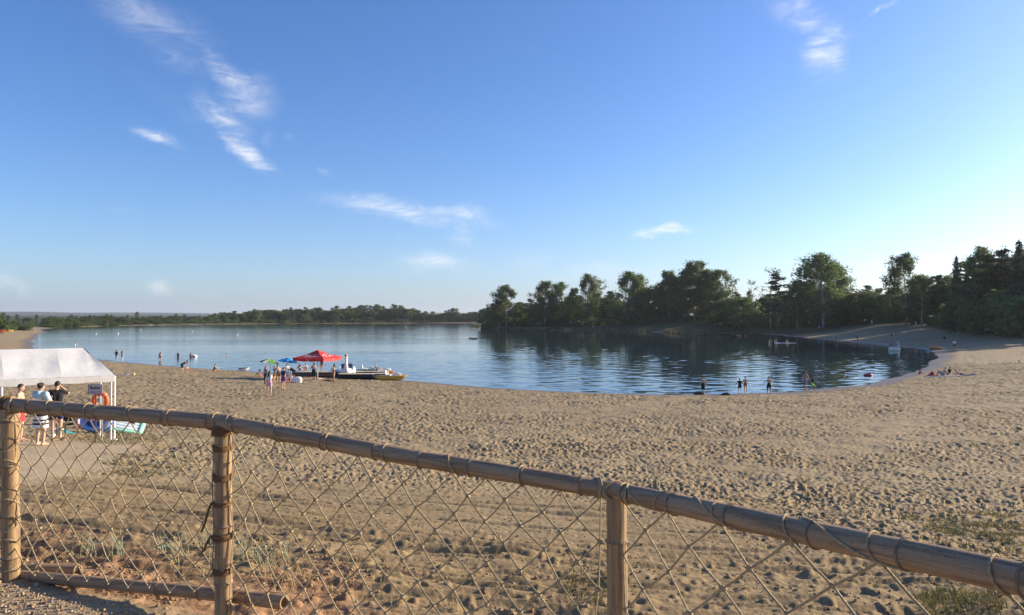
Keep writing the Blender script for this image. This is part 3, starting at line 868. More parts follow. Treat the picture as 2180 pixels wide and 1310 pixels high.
for i in range(54):                                                   # undergrowth along the wood's edge
    px = 1395 + i * 17.5 + random.uniform(-7, 7)
    Y = float(np.interp(px, [p[0] for p in DST], [p[1] for p in DST])) - random.uniform(1, 8)
    p = at(px, 690, Y)
    plant('bush', p.x, Y, random.uniform(1.8, 3.6), 'dark undergrowth bush along the edge of the wood', 'undergrowth bushes', random.uniform(1.1, 1.9))
for i in range(44):                                                   # lower trees closing the gaps behind the promontory's front row
    px = 1040 + i * 8.6 + random.uniform(-5, 5); Y = float(np.interp(px, [1030, 1150, 1400], [455, 425, 395])) + random.uniform(0, 10)
    k = random.choice(['broad', 'broad', 'pine', 'birch'])
    plant_px(k, px, random.uniform(628, 655) + max(0, 1110 - px) * .25, Y, {'broad': 'low dark broadleaf tree behind the front row of the promontory', 'pine': 'low dark pine behind the front row of the promontory', 'birch': 'low birch behind the front row of the promontory'}[k], 'promontory fill ' + k, random.uniform(1.3, 1.8))
for i in range(26):                                                   # bushes among the promontory trees
    px = 1030 + i * 14.5 + random.uniform(-6, 6); Y = float(np.interp(px, [1030, 1150, 1400], [432, 405, 372])) + random.uniform(-12, 10)
    p = at(px, 690, Y)
    plant('bush', p.x, Y, random.uniform(2.5, 6.5), 'dark bush among the trunks on the promontory', 'bushes on the promontory', random.uniform(1.0, 1.6))
# far shore: left low scrub, middle wood, right lower wood
FSH = [(105, 671, 455), (200, 672, 538), (300, 671, 602), (420, 670, 658), (470, 666, 690), (520, 661, 705), (560, 656, 722), (640, 656, 745), (700, 654, 764), (760, 652, 780), (850, 650, 800), (890, 658, 808), (910, 664, 812), (980, 661, 818), (1040, 662, 820)]
fx_, ft_, fd_ = ([p[k] for p in FSH] for k in range(3))
random.seed(5)
for row in range(3):
    px = 100 + row * 4
    while px < 1085:
        Y = float(np.interp(px, fx_, fd_)) - 4 + row * 14 + random.uniform(-4, 4)
        top = float(np.interp(px, fx_, ft_)) + random.uniform(-3.0, 4.5) + (6, 2, 0)[row]
        low = px < 450
        kind = random.choice(['broad', 'pine', 'broad']) if low else random.choice(['broad', 'broad', 'birch', 'pine'])
        lab = ('low dark %s along the sandy far shore under the distant hills' if low else 'dark %s in the long wood along the far shore') % {'broad': 'broadleaf tree', 'pine': 'pine', 'birch': 'birch'}[kind]
        plant_px(kind, px, top, Y, lab, lab.split(' %')[0][:40] , random.uniform(1.5, 2.3))
        px += random.uniform(9, 13)
random.seed(9)
for i in range(86):
    px = 100 + i * 11.2 + random.uniform(-4, 4); Y = float(np.interp(px, fx_, fd_)) - random.uniform(6, 16)
    p = at(px, 690, Y); plant('bush', p.x, Y, random.uniform(2.2, 4.5), 'low dark bush at the waterline of the far shore', 'far shore bushes', random.uniform(1.8, 3.0), max(gz(p.x, Y), 0))
plant_px('broad', 966, 652, 812, 'round tree standing above the low wood before the promontory', None, 1.3)
plant_px('birch', 292, 664, 612, 'single tall tree above the low scrub of the far shore', None, 1.0)
for px, top, Y, k in [(-22, 640, 250, 'birch'), (-6, 655, 262, 'broad'), (16, 672, 330, 'pine'), (38, 670, 380, 'pine'), (58, 672, 400, 'broad'), (30, 678, 350, 'broad'), (78, 671, 430, 'pine'), (95, 674, 470, 'broad'), (112, 676, 520, 'broad'), (62, 676, 372, 'pine'), (50, 680, 320, 'bush'), (24, 688, 300, 'bush'), (8, 684, 290, 'bush'), (40, 690, 330, 'bush')]:
    plant_px(k, px, top, Y, {'birch': 'lit green birch at the end of the long beach by the red boat', 'broad': 'dark broadleaf tree at the back of the long beach by the red boat', 'pine': 'dark pine at the back of the long beach by the red boat', 'bush': 'low bush on the grass behind the long beach by the red boat'}[k], 'left beach ' + k, 1.4)

# ------------------------------------------------------------------ reeds and bank grass along the promontory (nobody could count it)
REED = mat('reed_blades', (.060, .075, .025), .8, 0, .2, color2=(.16, .16, .06), trans=.2)


def blades(name, pts, h0, h1, w0, material, label, cat, lean=.35, seed=3):
    rng = np.random.default_rng(seed); pts = np.asarray(pts); n = len(pts)
    h = rng.uniform(h0, h1, n); an = rng.uniform(0, 6.283, n); wv_ = w0 * rng.uniform(.6, 1.4, n)
    sx, sy = np.cos(an) * wv_, np.sin(an) * wv_
    lx, ly = rng.normal(size=n) * lean * h, rng.normal(size=n) * lean * h
    a = pts - np.stack([sx, sy, np.zeros(n)], 1); b = pts + np.stack([sx, sy, np.zeros(n)], 1)
    c = pts + np.stack([sx * .6 + lx * .4, sy * .6 + ly * .4, h * .62], 1); d = pts + np.stack([-sx * .6 + lx * .4, -sy * .6 + ly * .4, h * .62], 1)
    e = pts + np.stack([lx, ly, h], 1)
    v = np.stack([a, b, c, d, e], 1).reshape(-1, 3); k = np.arange(n)[:, None] * 5
    f = np.concatenate([np.concatenate([k, k + 1, k + 2], 1), np.concatenate([k, k + 2, k + 3], 1), np.concatenate([k + 3, k + 2, k + 4], 1)])
    o = link_mesh(name, np_mesh(name, v, f, material)); return tag(o, label, cat, kind='stuff')


rp = []
i0, i1 = 19, 32
for i in range(i0, i1):
    a, b = SH[i], SH[i + 1]; L = float(np.hypot(*(b - a)))
    for _ in range(int(L * 22)):
        t = random.random(); q = a + (b - a) * t; off = abs(random.gauss(0, 2.2))
        cxy = np.array([75.0, 430.0]) - q; cxy /= np.linalg.norm(cxy)
        q = q + cxy * off
        rp.append((q[0], q[1]))
rp = np.array(rp); rp = rp[vnoise(rp[:, 0] / 9, rp[:, 1] / 9, 8) > .33]
rz = ground_z(rp[:, 0], rp[:, 1]) - .1
rp = np.column_stack([rp, np.where(np.arange(len(rp)) % 3 == 0, np.maximum(-.1, rz), np.minimum(rz, .3))])
blades('reeds', rp, .7, 1.9, .07, REED, 'band of reeds and bank grass along the promontory shore', 'reeds', .22)

# ------------------------------------------------------------------ bamboo fence with rope net
def bamboo_material(name, c1, c2, c3):
    m = bpy.data.materials.new(name); m.use_nodes = True
    t = NT(m.node_tree); m.node_tree.nodes.clear()
    out = t.n('ShaderNodeOutputMaterial'); p = t.n('ShaderNodeBsdfPrincipled')
    a = t.n('ShaderNodeAttribute', attribute_name='cane').outputs['Vector']       # x,y round the cane, z along it
    st = t.noise(t.mapping(a, (7, 7, .9)), 3.0, 5, .65).outputs['Fac']
    bl = t.noise(t.mapping(a, (1.2, 1.2, 1.6)), 1.6, 4, .6).outputs['Fac']
    sp = t.noise(t.mapping(a, (3, 3, 30)), 2.0, 3, .6).outputs['Fac']
    c = t.mix(t.smooth(st, .3, .7), c1, c2)
    c = t.mix(t.smooth(bl, .40, .62, 0, .9), c, c3)
    c = t.mix(t.smooth(sp, .58, .72, 0, .75), c, (.075, .05, .035))
    t.link(c, p.inputs['Base Color']); t.link(t.smooth(st, .2, .8, .5, .8), p.inputs['Roughness'])
    p.inputs['Specular IOR Level'].default_value = .35
    b = t.n('ShaderNodeBump'); b.inputs['Strength'].default_value = .8; b.inputs['Distance'].default_value = .004
    t.link(st, b.inputs['Height']); t.link(b.outputs[0], p.inputs['Normal'])
    t.link(p.outputs[0], out.inputs['Surface'])
    return m


BAM_RAIL = bamboo_material('weathered_bamboo', (.29, .185, .100), (.44, .305, .18), (.20, .128, .074))
BAM_POST = bamboo_material('bamboo_post', (.31, .19, .09), (.46, .31, .155), (.21, .13, .068))
BAM_DARK = mat('bamboo_hollow', (.05, .035, .025), .9)
BAM_RING = mat('bamboo_node_ring', (.20, .14, .09), .7, .35, 25, .5, 60)
ROPE = mat('hemp_rope', (.62, .47, .26), .85, .25, 120, .9, 260)
ROPE_BROWN = mat('coir_rope', (.26, .14, .06), .95, .4, 150, 1.0, 240)


def cane_frame(d):
    ref = Vector((0, 0, 1)) if abs(d.z) < .85 else Vector((1, 0, 0))
    a = d.cross(ref).normalized(); return a, d.cross(a)


def cane(name, pts, r0, r1, material, parent, rel, nodes=.33, seed=1, hollow_end=False, rings=True):
    """bamboo cane along a smooth line: swollen nodes, slight crookedness; node rings are sub-parts"""
    rng = random.Random(seed); pts = [Vector(p) for p in pts]
    seg = [(pts[i + 1] - pts[i]).length for i in range(len(pts) - 1)]; L = sum(seg)
    def pos(s):
        s = min(max(s, 0), L)
        for i, q in enumerate(seg):
            if s <= q or i == len(seg) - 1: return pts[i].lerp(pts[i + 1], min(1, s / q))
            s -= q
    ns = []; s = rng.uniform(.1, .3)
    while s < L - .05: ns.append(s); s += nodes * rng.uniform(.85, 1.2)
    ss = sorted(set([0, L] + [k * .06 for k in range(1, int(L / .06))] + [q + e for q in ns for e in (-.018, -.008, 0, .008, .018) if 0 < q + e < L]))
    mb = MB(); n = 22; uv = []
    ph = rng.uniform(0, 6)
    for i, s in enumerate(ss):
        p = pos(s); d = (pos(s + .04) - pos(s - .04)).normalized(); a, b = cane_frame(d)
        near = min([abs(s - q) for q in ns] + [9])
        r = (r0 + (r1 - r0) * s / L) * (1 + .085 * math.exp(-(near / .011) ** 2) - .025 * math.exp(-((near - .035) / .03) ** 2))
        k_ = sum(1 for q in ns if q < s)
        for k in range(n):
            t = 2 * math.pi * k / n
            rr = r * (1 + .012 * math.sin(2 * t + k_ * 1.7 + ph))
            mb.v.append(tuple(p + (a * math.cos(t) + b * math.sin(t)) * rr)); uv.append((math.cos(t), math.sin(t), s + seed * 3.1 + k_ * .37))
    m = len(ss)
    mb.f = [(i * n + k, (i + 1) * n + k, (i + 1) * n + (k + 1) % n, i * n + (k + 1) % n) for i in range(m - 1) for k in range(n)]
    mb.f.append(tuple(range(n)))
    if not hollow_end: mb.f.append(tuple((m - 1) * n + k for k in range(n - 1, -1, -1)))
    else:                                                              # cut end: wall thickness and a dark bore
        e = pos(L); d = (e - pos(L - .04)).normalized(); a, b = cane_frame(d); o = len(mb.v)
        for q, dep in ((.74, 0), (.74, -.12)):
            for k in range(n):
                t = 2 * math.pi * k / n; mb.v.append(tuple(e + d * dep + (a * math.cos(t) + b * math.sin(t)) * r1 * q)); uv.append((math.cos(t), math.sin(t), 50 + dep))
        l0 = (m - 1) * n
        for k in range(n):
            k2 = (k + 1) % n
            mb.f.append((l0 + k, o + k, o + k2, l0 + k2)); mb.f.append((o + k, o + n + k, o + n + k2, o + k2))
        mb.f.append(tuple(o + n + k for k in range(n - 1, -1, -1)))
    ob = mb.build(name, material, parent, True, rel=rel)
    at_ = ob.data.attributes.new('cane', 'FLOAT_VECTOR', 'POINT'); at_.data.foreach_set('vector', [c for q in uv for c in q])
    if hollow_end: ob.data.materials.append(BAM_DARK); ob.data.polygons[len(ob.data.polygons) - 1].material_index = 1
    if rings:
        for q in ns:
            d = (pos(q + .04) - pos(q - .04)).normalized(); r = (r0 + (r1 - r0) * q / L)
            MB().torus(pos(q), r * 1.075, .0048, d, 24, 6).build('node_ring', BAM_RING, ob, True, rel=rel)
    return ob, pos, L


def rail_pt(i):
    """rail axis over fence post i, from its place in the photograph"""
    px, py, Y = ((0, 0, 0), (20, 862, 5.80), (475, 899, 5.0), (1312, 1046, 3.60), (2180, 1234, 1.75))[i]
    return at(px, py, Y)


RP = {i: rail_pt(i) for i in (1, 2, 3, 4)}
RP[0] = Vector((-6.6, 7.1, RP[1].z + .03)); RP[5] = Vector((1.66, .35, RP[4].z + .08)); RP[6] = Vector((1.85, -1.3, RP[4].z + .1))
FB = Vector((RP[1].x, RP[1].y, gz(RP[1].x, RP[1].y)))
fence = thing('bamboo_fence', 'weathered bamboo fence strung with knotted rope net between gravel and beach', 'fence', FB)
PR = {0: .055, 1: .062, 2: .056, 3: .050, 4: .05, 5: .05, 6: .05}          # post radii
RR = {0: .060, 1: .058, 2: .053, 3: .044, 4: .037, 5: .037, 6: .037}       # rail radii
RAILS = {}
for a, b, over in ((0, 2, .10), (2, 3, .02), (3, 5, .05)):
    pts = [RP[k] for k in range(a, b + 1)]
    if len(pts) == 2:
        mid = pts[0].lerp(pts[1], .55) + Vector((0, 0, -.014)); pts = [pts[0], mid, pts[1]]
    d = (pts[-1] - pts[-2]).normalized(); pts[-1] = pts[-1] + d * over
    RAILS[a] = cane('hand_rail', pts, RR[a] * (1.0 if a != 2 else .99), RR[b], BAM_RAIL, fence, FB, .36, 11 + a)
POSTS = {}
for i in (0, 1, 2, 3, 5, 6):
    if i == 6: continue
    q = RP[i]; g = gz(q.x, q.y) - .25
    lean = {1: (-.03, 0), 2: (-.012, 0), 3: (-.015, 0)}.get(i, (0, 0))
    POSTS[i] = cane('post', [(q.x - lean[0], q.y, g), (q.x, q.y, q.z - RR[i] * .55)], PR[i] * 1.04, PR[i], BAM_POST, fence, FB, .34, 31 + i)

# lower rail on the ground through the first bay, cut off past the second post
low_a = at(46, 1226, 5.86); low_b = at(478, 1267, 5.14); low_c = at(606, 1283, 4.93)
cane('lower_rail', [low_a, low_b, low_c], .042, .047, BAM_RAIL, fence, FB, .42, 51, hollow_end=True)


# ---- net: knots on a slanted lattice per bay
KNOT = MB().ball((0, 0, 0), (.0125, .0125, .0125), 8, 6)
KNOT_ME = bpy.data.meshes.new('net_knot'); KNOT_ME.from_pydata(KNOT.v, [], KNOT.f); KNOT_ME.materials.append(ROPE)
KNOT_ME.polygons.foreach_set('use_smooth', [True] * len(KNOT_ME.polygons))
CORD = .0046


def lace(mb, rail_pos, s, r, down, phase=0.0, slant=.07):
    """one turn of cord over the rail, from the net behind to the net in front"""
    pts = []
    for k in range(15):
        t = k / 14; an = math.pi * (-.35 + 1.75 * t) + phase
        q = s + slant * (t - .5); p = rail_pos(q); d = (rail_pos(q + .03) - rail_pos(q - .03)).normalized()
        a, b = cane_frame(d)
        up = Vector((0, 0, 1)); up = (up - d * up.dot(d)).normalized(); side = d.cross(up)
        pts.append(p + (side * math.cos(an) * -1 + up * math.sin(an)) * (r + CORD * .8))
    pts.append(down)
    mb.tube(pts, .0036, 6)


def net_bay(rail, s0, s1, cols, rows, h0, h1, radius, single, seed, shear=0.0, sag=.03, top_every=2):
    rail_ob, pos, L = rail; rng = random.Random(seed)
    mb = MB(); kn = {}
    for i in range(-(rows if shear else 0), cols * 2 + 1 + (rows if shear else 0)):
        for j in range(rows * 2 + 1):
            if (i + j) % 2: continue
            u = i / (cols * 2) + shear * j
            if u < -1e-6 or u > 1 + 1e-6: continue
            u = min(max(u, 0), 1); uu = u + sag * .6 * math.sin(math.pi * u) * .3
            s = s0 + (s1 - s0) * uu
            top = pos(s) - Vector((0, 0, radius * .75 + .012))
            hh = h0 + (h1 - h0) * u
            v = j / (rows * 2)
            p = top - Vector((0, 0, hh * v + (0 if j else -.006)))
            p += Vector((rng.uniform(-1, 1) * .017 * (j > 0), rng.uniform(-1, 1) * .014, rng.uniform(-1, 1) * .018 * (j > 0)))
            pull = math.sin(math.pi * v) * .05                          # the net bellies out between its tied edges
            if u < .12: p.x += pull * (1 - u / .12) * .5
            if u > .88: p.x -= pull * (1 - (1 - u) / .12) * .5
            kn[(i, j)] = p
    for (i, j), p in kn.items():
        for di in (-1, 1):
            q = kn.get((i + di, j + 1))
            if q is not None:
                m = p.lerp(q, .5) + Vector((rng.uniform(-.004, .004), rng.uniform(-.004, .004), -.004))
                mb.tube([p, m, q], CORD, 5, False)
        if i + 2 <= cols * 2 + 60 and j % 2 == 0 and (i == 0 or i == cols * 2):
            q = kn.get((i, j + 2))
            if q is not None: mb.tube([p, q], CORD, 5, False)
    net = mb.build('rope_net', ROPE, fence, True, rel=FB)
    free = [(k, p) for k, p in kn.items() if k[1] > 0]
    if single:
        for k, p in free:
            o = link_mesh('net_knot', KNOT_ME, net, p - FB); o.rotation_euler = (rng.uniform(0, 3), rng.uniform(0, 3), 0); s = rng.uniform(.9, 1.35); o.scale = (s, s * .8, s)
    else:
        km = MB()
        for k, p in free: km.ball(p, .0115, 6, 4)
        tag(km.build('net_knots', ROPE, net, True, rel=FB), kind='stuff')
    for (i, j), p in sorted(kn.items()):
        if j == 0 and (i // 2) % top_every == 0:
            lc = MB()
            s = s0 + (s1 - s0) * min(1, max(0, i / (cols * 2)))
            lace(lc, pos, s, radius * 1.02, p, rng.uniform(-.3, .3), rng.choice((-.10, .03, .07, .12, .16)))
            lc.build('lacing_loop', ROPE, fence, True, rel=FB)
    return kn


r02 = RAILS[0]; L01 = (RP[1] - RP[0]).length; L12 = (RP[2] - RP[1]).length
net_bay(r02, L01 + .06, L01 + L12 - .06, 10, 6, RP[1].z - low_a.z - .10, RP[2].z - low_b.z - .10, .057, False, 3)
net_bay(r02, .06, L01 - .06, 13, 6, 1.25, 1.25, .059, False, 13)
L23 = RAILS[2][2]
KN2 = net_bay(RAILS[2], .06, L23 - .10, 12, 6, 1.36, 1.30, .049, True, 5)
L34 = (RP[4] - RP[3]).length; L35 = RAILS[3][2]
KN3 = net_bay(RAILS[3], .07, L35 - .1, 9, 5, 1.25, 1.2, .041, True, 7, 0.0, .03, 1)


# ---- lashings: coils of coir round the second post, dark cord round the first
def coil(name, pos, s, r, turns, rope_r, material, tilt=.02, seed=0, parent=fence):
    rng = random.Random(seed); mb = MB(); pts = []
    N = int(turns * 20)
    p0 = pos(s); d = (pos(s + .05) - pos(s - .05)).normalized(); a, b = cane_frame(d)
    for k in range(N + 1):
        t = 2 * math.pi * k / 20
        pts.append(p0 + (a * math.cos(t) + b * math.sin(t)) * (r + rope_r * (.7 + .25 * math.sin(k * .7 + seed))) + d * (tilt * math.cos(t) + rope_r * 1.5 * (k / 20 - turns / 2) + rng.uniform(-.0015, .0015)))
    mb.tube(pts, rope_r, 6)
    return mb.build(name, material, parent, True, rel=FB), pts[0]


p2, pos2, Lp2 = POSTS[2]
def post_s(pos_, L_, z):
    best = min(range(200), key=lambda k: abs(pos_(L_ * k / 199).z - z)); return L_ * best / 199
for k, (py, tn) in enumerate(((953, 3), (1015, 3), (1070, 2), (1140, 3), (1212, 3))):
    s = post_s(pos2, Lp2, at(475, py, 5.0).z)
    coil('lashing', pos2, s, PR[2] * 1.02, tn, .0085, ROPE_BROWN, .006 + .004 * (k % 2), k, p2)
for k, (py, ln) in enumerate(((1070, .20), (1140, .12))):
    top = at(452, py, 4.99); pts = [top + Vector((-.012 * i - .004 * math.sin(i), -.01, -ln * i / 6)) for i in range(7)]
    MB().tube(pts, [.008] * 5 + [.009, .006], 6).build('rope_end', ROPE_BROWN, p2, True, rel=FB)
coil('lashing', pos2, Lp2 - .02, PR[2] * 1.05, 4, .010, ROPE_BROWN, .01, 9, p2)
p1, pos1, Lp1 = POSTS[1]
for k in range(8):
    s = post_s(pos1, Lp1, at(20, 905 + k * 42, 5.8).z)
    coil('net_tie', pos1, s, PR[1] * 1.02, 1, .0042, ROPE, (.045 if k % 2 else -.05), k, p1)
coil('lashing', r02[1], L01 - .03, .060, 4, .0065, ROPE_BROWN, .015, 4, fence)
coil('lashing', r02[1], L01 + .03, .060, 2, .0048, ROPE, .06, 5, fence)
p3, pos3, Lp3 = POSTS[3]
for q, sd in ((L23 - .12, 1), (L23 - .03, 2)): coil('lashing', RAILS[2][1], q, .046, 2, .0042, ROPE, .035 * (1 if sd == 1 else -1), sd, fence)
coil('lashing', RAILS[3][1],   .12, .045, 2, .0042, ROPE, .05, 6, fence)
# long slack cords wound over the right-hand rail
for (sa, sb, ph) in ((.10, .42, 0.0), (.62, 1.02, .4), (1.25, 1.75, .2)):
    _, ps, _ = RAILS[3]; pts = []
    for k in range(26):
        t = k / 25; s = sa + (sb - sa) * t; p = ps(s); d = (ps(s + .03) - ps(s - .03)).normalized()
        up = Vector((0, 0, 1)); up = (up - d * up.dot(d)).normalized(); side = d.cross(up)
        an = math.radians(100 - 240 * t) + ph
        pts.append(p + (side * -math.cos(an) * -1 + up * math.sin(an)) * (.040 + .004))
    MB().tube(pts, .0042, 6).build('lacing_cord', ROPE, fence, True, rel=FB)

# loose bamboo log lying behind the first post
lg0 = at(30, 1213, 6.05); lg1 = at(166, 1216, 6.0)
lg_root = thing('bamboo_log', 'short thick bamboo log lying on the sand behind the corner post', 'log', (lg0.x, lg0.y, lg0.z - .06))
cane('log_cane', [lg0 + Vector((-.35, .12, .0)), lg0, lg1], .052, .055, BAM_RAIL, lg_root, lg_root.location, .4, 71, hollow_end=True)

# ------------------------------------------------------------------ gravel on the visitors' side
PEB = [mat('gravel_tan', (.40, .28, .15), .85, .3, 9, obj_random=0), mat('gravel_grey', (.34, .33, .31), .85, .3, 9), mat('gravel_dark', (.20, .14, .09), .85, .3, 9)]
rng = np.random.default_rng(11)
icov = np.array([(0, 0, 1), (.894, 0, .447), (.276, .851, .447), (-.724, .526, .447), (-.724, -.526, .447), (.276, -.851, .447), (.724, .526, -.447), (-.276, .851, -.447), (-.894, 0, -.447), (-.276, -.851, -.447), (.724, -.526, -.447), (0, 0, -1)])
icof = np.array([(0, 1, 2), (0, 2, 3), (0, 3, 4), (0, 4, 5), (0, 5, 1), (1, 6, 2), (2, 7, 3), (3, 8, 4), (4, 9, 5), (5, 10, 1), (2, 6, 7), (3, 7, 8), (4, 8, 9), (5, 9, 10), (1, 10, 6), (6, 11, 7), (7, 11, 8), (8, 11, 9), (9, 11, 10), (10, 11, 6)])
N = 18000
gxp = rng.uniform(-5.2, 1.2, N); gyp = rng.uniform(2.6, 6.4, N)
fs = fence_side(gxp, gyp) + rng.normal(size=N) * .07
keep = (fs > .02) & (gyp > 3.0); gxp, gyp = gxp[keep], gyp[keep]; N = len(gxp)
ss_ = ground_s(gxp, gyp); gzp = ground_z(gxp, gyp, ss_) + displacement(gxp, gyp, ss_)
sc_ = rng.uniform(.005, .014, N) * (1 + .6 * (rng.random(N) > .93))
rot = rng.normal(size=(N, 3, 3)); rot, _ = np.linalg.qr(rot)
sh_ = rng.uniform(.55, 1.15, (N, 1, 3)) * sc_[:, None, None]
vv = np.einsum('nij,nkj->nki', rot, icov[None] * rng.uniform(.8, 1.15, (N, 12, 1)) * sh_) + np.stack([gxp, gyp, gzp + sc_ * .25], 1)[:, None]
ff = icof[None] + (np.arange(N) * 12)[:, None, None]
gr_me = np_mesh('gravel', vv.reshape(-1, 3), ff.reshape(-1, 3), PEB[0])
gr_me.materials.append(PEB[1]); gr_me.materials.append(PEB[2])
grey = np.exp(-((gxp + 2.05 - (gyp - 4.6) * .1) / .42) ** 2 - ((gyp - 4.55) / .38) ** 2)
mi = np.where(rng.random(N) < .10 + .8 * grey, 1, np.where(rng.random(N) < .35, 2, 0))
gr_me.polygons.foreach_set('material_index', np.repeat(mi, 20).astype(np.int32))
tag(link_mesh('gravel', gr_me), 'coarse brown gravel scattered inside the fence by the corner post', 'gravel', kind='stuff')

# ------------------------------------------------------------------ marram tufts, weeds and turf near the fence
DUNE = mat('dune_grass_blades', (.17, .22, .14), .7, 0, 3, color2=(.30, .33, .22), trans=.3)
DRY = mat('dry_grass_blades', (.36, .27, .11), .8, 0, 3, color2=(.46, .36, .17), trans=.3)
TURF = mat('turf_blades', (.085, .088, .03), .8, 0, 2, color2=(.19, .165, .07), trans=.3)


def tuft(px, py, n, h, label, material=DUNE, group='dune grass tufts', spread=.05, name='dune_grass_tuft'):
    c = ground_hit(px, py); rngt = random.Random(px * 7 + py); mb = MB()
    for k in range(n):
        an = rngt.uniform(0, 6.28); hh = h * rngt.uniform(.5, 1.1); ln = rngt.uniform(.15, .8) * hh
        b = c + Vector((rngt.gauss(0, spread), rngt.gauss(0, spread), -.03)); dx, dy = math.cos(an) * ln, math.sin(an) * ln
        pts = [b, b + Vector((dx * .25, dy * .25, hh * .5)), b + Vector((dx * .65, dy * .65, hh * .85)), b + Vector((dx * 1.1, dy * 1.1, hh * (.95 - .3 * rngt.random())))]
        mb.tube(pts, [.004, .0045, .0035, .0008], 4, False, .35)
    o = mb.build(name, material, None, True, loc=c, rel=c)
    return tag(o, label, 'grass', group)


random.seed(33)
TUFTS = [(248, 1190), (335, 1178), (388, 1196), (430, 1172), (478, 1200), (520, 1190), (560, 1205), (600, 1188), (185, 1186)]
for k, (px, py) in enumerate(TUFTS):
    tuft(px, py, random.randint(9, 17), random.uniform(.20, .34), 'blue-green tuft of dune grass growing in the red soil behind the fence net')
for k, (px, py) in enumerate([(360, 1222), (455, 1228), (560, 1235), (640, 1240), (720, 1265), (790, 1250), (610, 1262), (830, 1285), (960, 1292)]):
    tuft(px, py, random.randint(6, 11), random.uniform(.12, .26), 'straw-coloured dry grass tuft in the red soil behind the fence net', DRY, 'dry grass tufts', .06, 'dry_grass_tuft')


def turf(name, poly_px, count, label, seed, h0=.04, h1=.12, fill=.45):
    poly = [ground_hit(*p) for p in poly_px]; xs = [p.x for p in poly]; ys = [p.y for p in poly]
    r = np.random.default_rng(seed); x = r.uniform(min(xs), max(xs), count * 4); y = r.uniform(min(ys), max(ys), count * 4)
    m = poly_mask(x, y, poly, .25); nn_ = fbm(x * 1.6, y * 1.6, seed)
    k = (m > .5) & (nn_ > fill + r.normal(size=len(x)) * .04); x, y = x[k][:count], y[k][:count]
    s = ground_s(x, y); z = ground_z(x, y, s) + displacement(x, y, s)
    return blades(name, np.stack([x, y, z - .01], 1), h0, h1, .006, TURF, label, 'grass', .5, seed)


turf('turf', [(1900, 1090), (2000, 1085), (2180, 1100), (2330, 1110), (2330, 1230), (2180, 1205), (2080, 1180), (1960, 1135)], 8000, 'thin green turf creeping over the sand beyond the thick rail', 71, .03, .09, .53)
turf('turf', [(1990, 1255), (2180, 1260), (2180, 1330), (1960, 1330)], 1100, 'small turf patch under the net by the thick rail', 72, .04, .12, .44)
turf('turf', [(1340, 1200), (1440, 1205), (1440, 1320), (1340, 1320)], 420, 'green weed patches under the widely stretched net past the middle post', 73, .03, .09, .52)
turf('turf', [(1215, 1190), (1290, 1195), (1290, 1320), (1215, 1320)], 300, 'green weed patches under the dense net before the middle post', 74, .03, .09, .54)
turf('turf', [(180, 925), (310, 905), (340, 935), (250, 952), (160, 938)], 2600, 'short trodden grass along the edge of the hard path by the tent', 75, .04, .10, .40)
turf('turf', [(210, 985), (330, 965), (410, 985), (300, 1020), (215, 1005)], 1600, 'sparse weeds on the sand between path and fence net', 76, .03, .09, .58)

# ------------------------------------------------------------------ clods and pebbles strewn over the sand behind the fence
def strew(name, count, xr, yr, smin, smax, mats_, label, seed, dens):
    r = np.random.default_rng(seed); x = r.uniform(*xr, count * 3); y = r.uniform(*yr, count * 3)
    k = (fence_side(x, y) < -.12) & (r.random(len(x)) < dens(x, y)); x, y = x[k][:count], y[k][:count]; n = len(x)
    s = ground_s(x, y); z = ground_z(x, y, s) + displacement(x, y, s)
    sc = smin + (smax - smin) * r.random(n) ** 3
    q, _ = np.linalg.qr(r.normal(size=(n, 3, 3)))
    v = np.einsum('nij,nkj->nki', q, icov[None] * r.uniform(.7, 1.2, (n, 12, 1)) * r.uniform(.6, 1.2, (n, 1, 3)) * sc[:, None, None]) + np.stack([x, y, z + sc * .2], 1)[:, None]
    me = np_mesh(name, v.reshape(-1, 3), (icof[None] + (np.arange(n) * 12)[:, None, None]).reshape(-1, 3), mats_[0])
    for m in mats_[1:]: me.materials.append(m)
    me.polygons.foreach_set('material_index', np.repeat(r.integers(0, len(mats_), n), 20).astype(np.int32))
    return tag(link_mesh(name, me), label, name, kind='stuff')


CLOD = [mat('clod_red', (.25, .15, .08), .95, .3, 20), mat('clod_brown', (.20, .125, .065), .95, .3, 20), mat('clod_sand', (.36, .27, .15), .95, .3, 20)]
strew('clods', 5000, (-4.6, 1.2), (4.2, 8.4), .005, .022, CLOD, 'clods of red earth and pebbles strewn behind the fence net', 81, lambda x, y: np.clip(1.1 - (-fence_side(x, y)) / 2.6, .05, 1) * sstep(fbm(x * 1.4, y * 1.4, 83), .38, .55))
strew('pebbles', 4500, (-6, 7), (5.5, 16), .005, .022, CLOD[1:] + [mat('clod_dark', (.10, .08, .06), .95, .3, 20)], 'pebbles and small lumps scattered over the driven sand', 82, lambda x, y: .25 + .75 * sstep(fbm(x * .8, y * 1.6, 84), .45, .6))

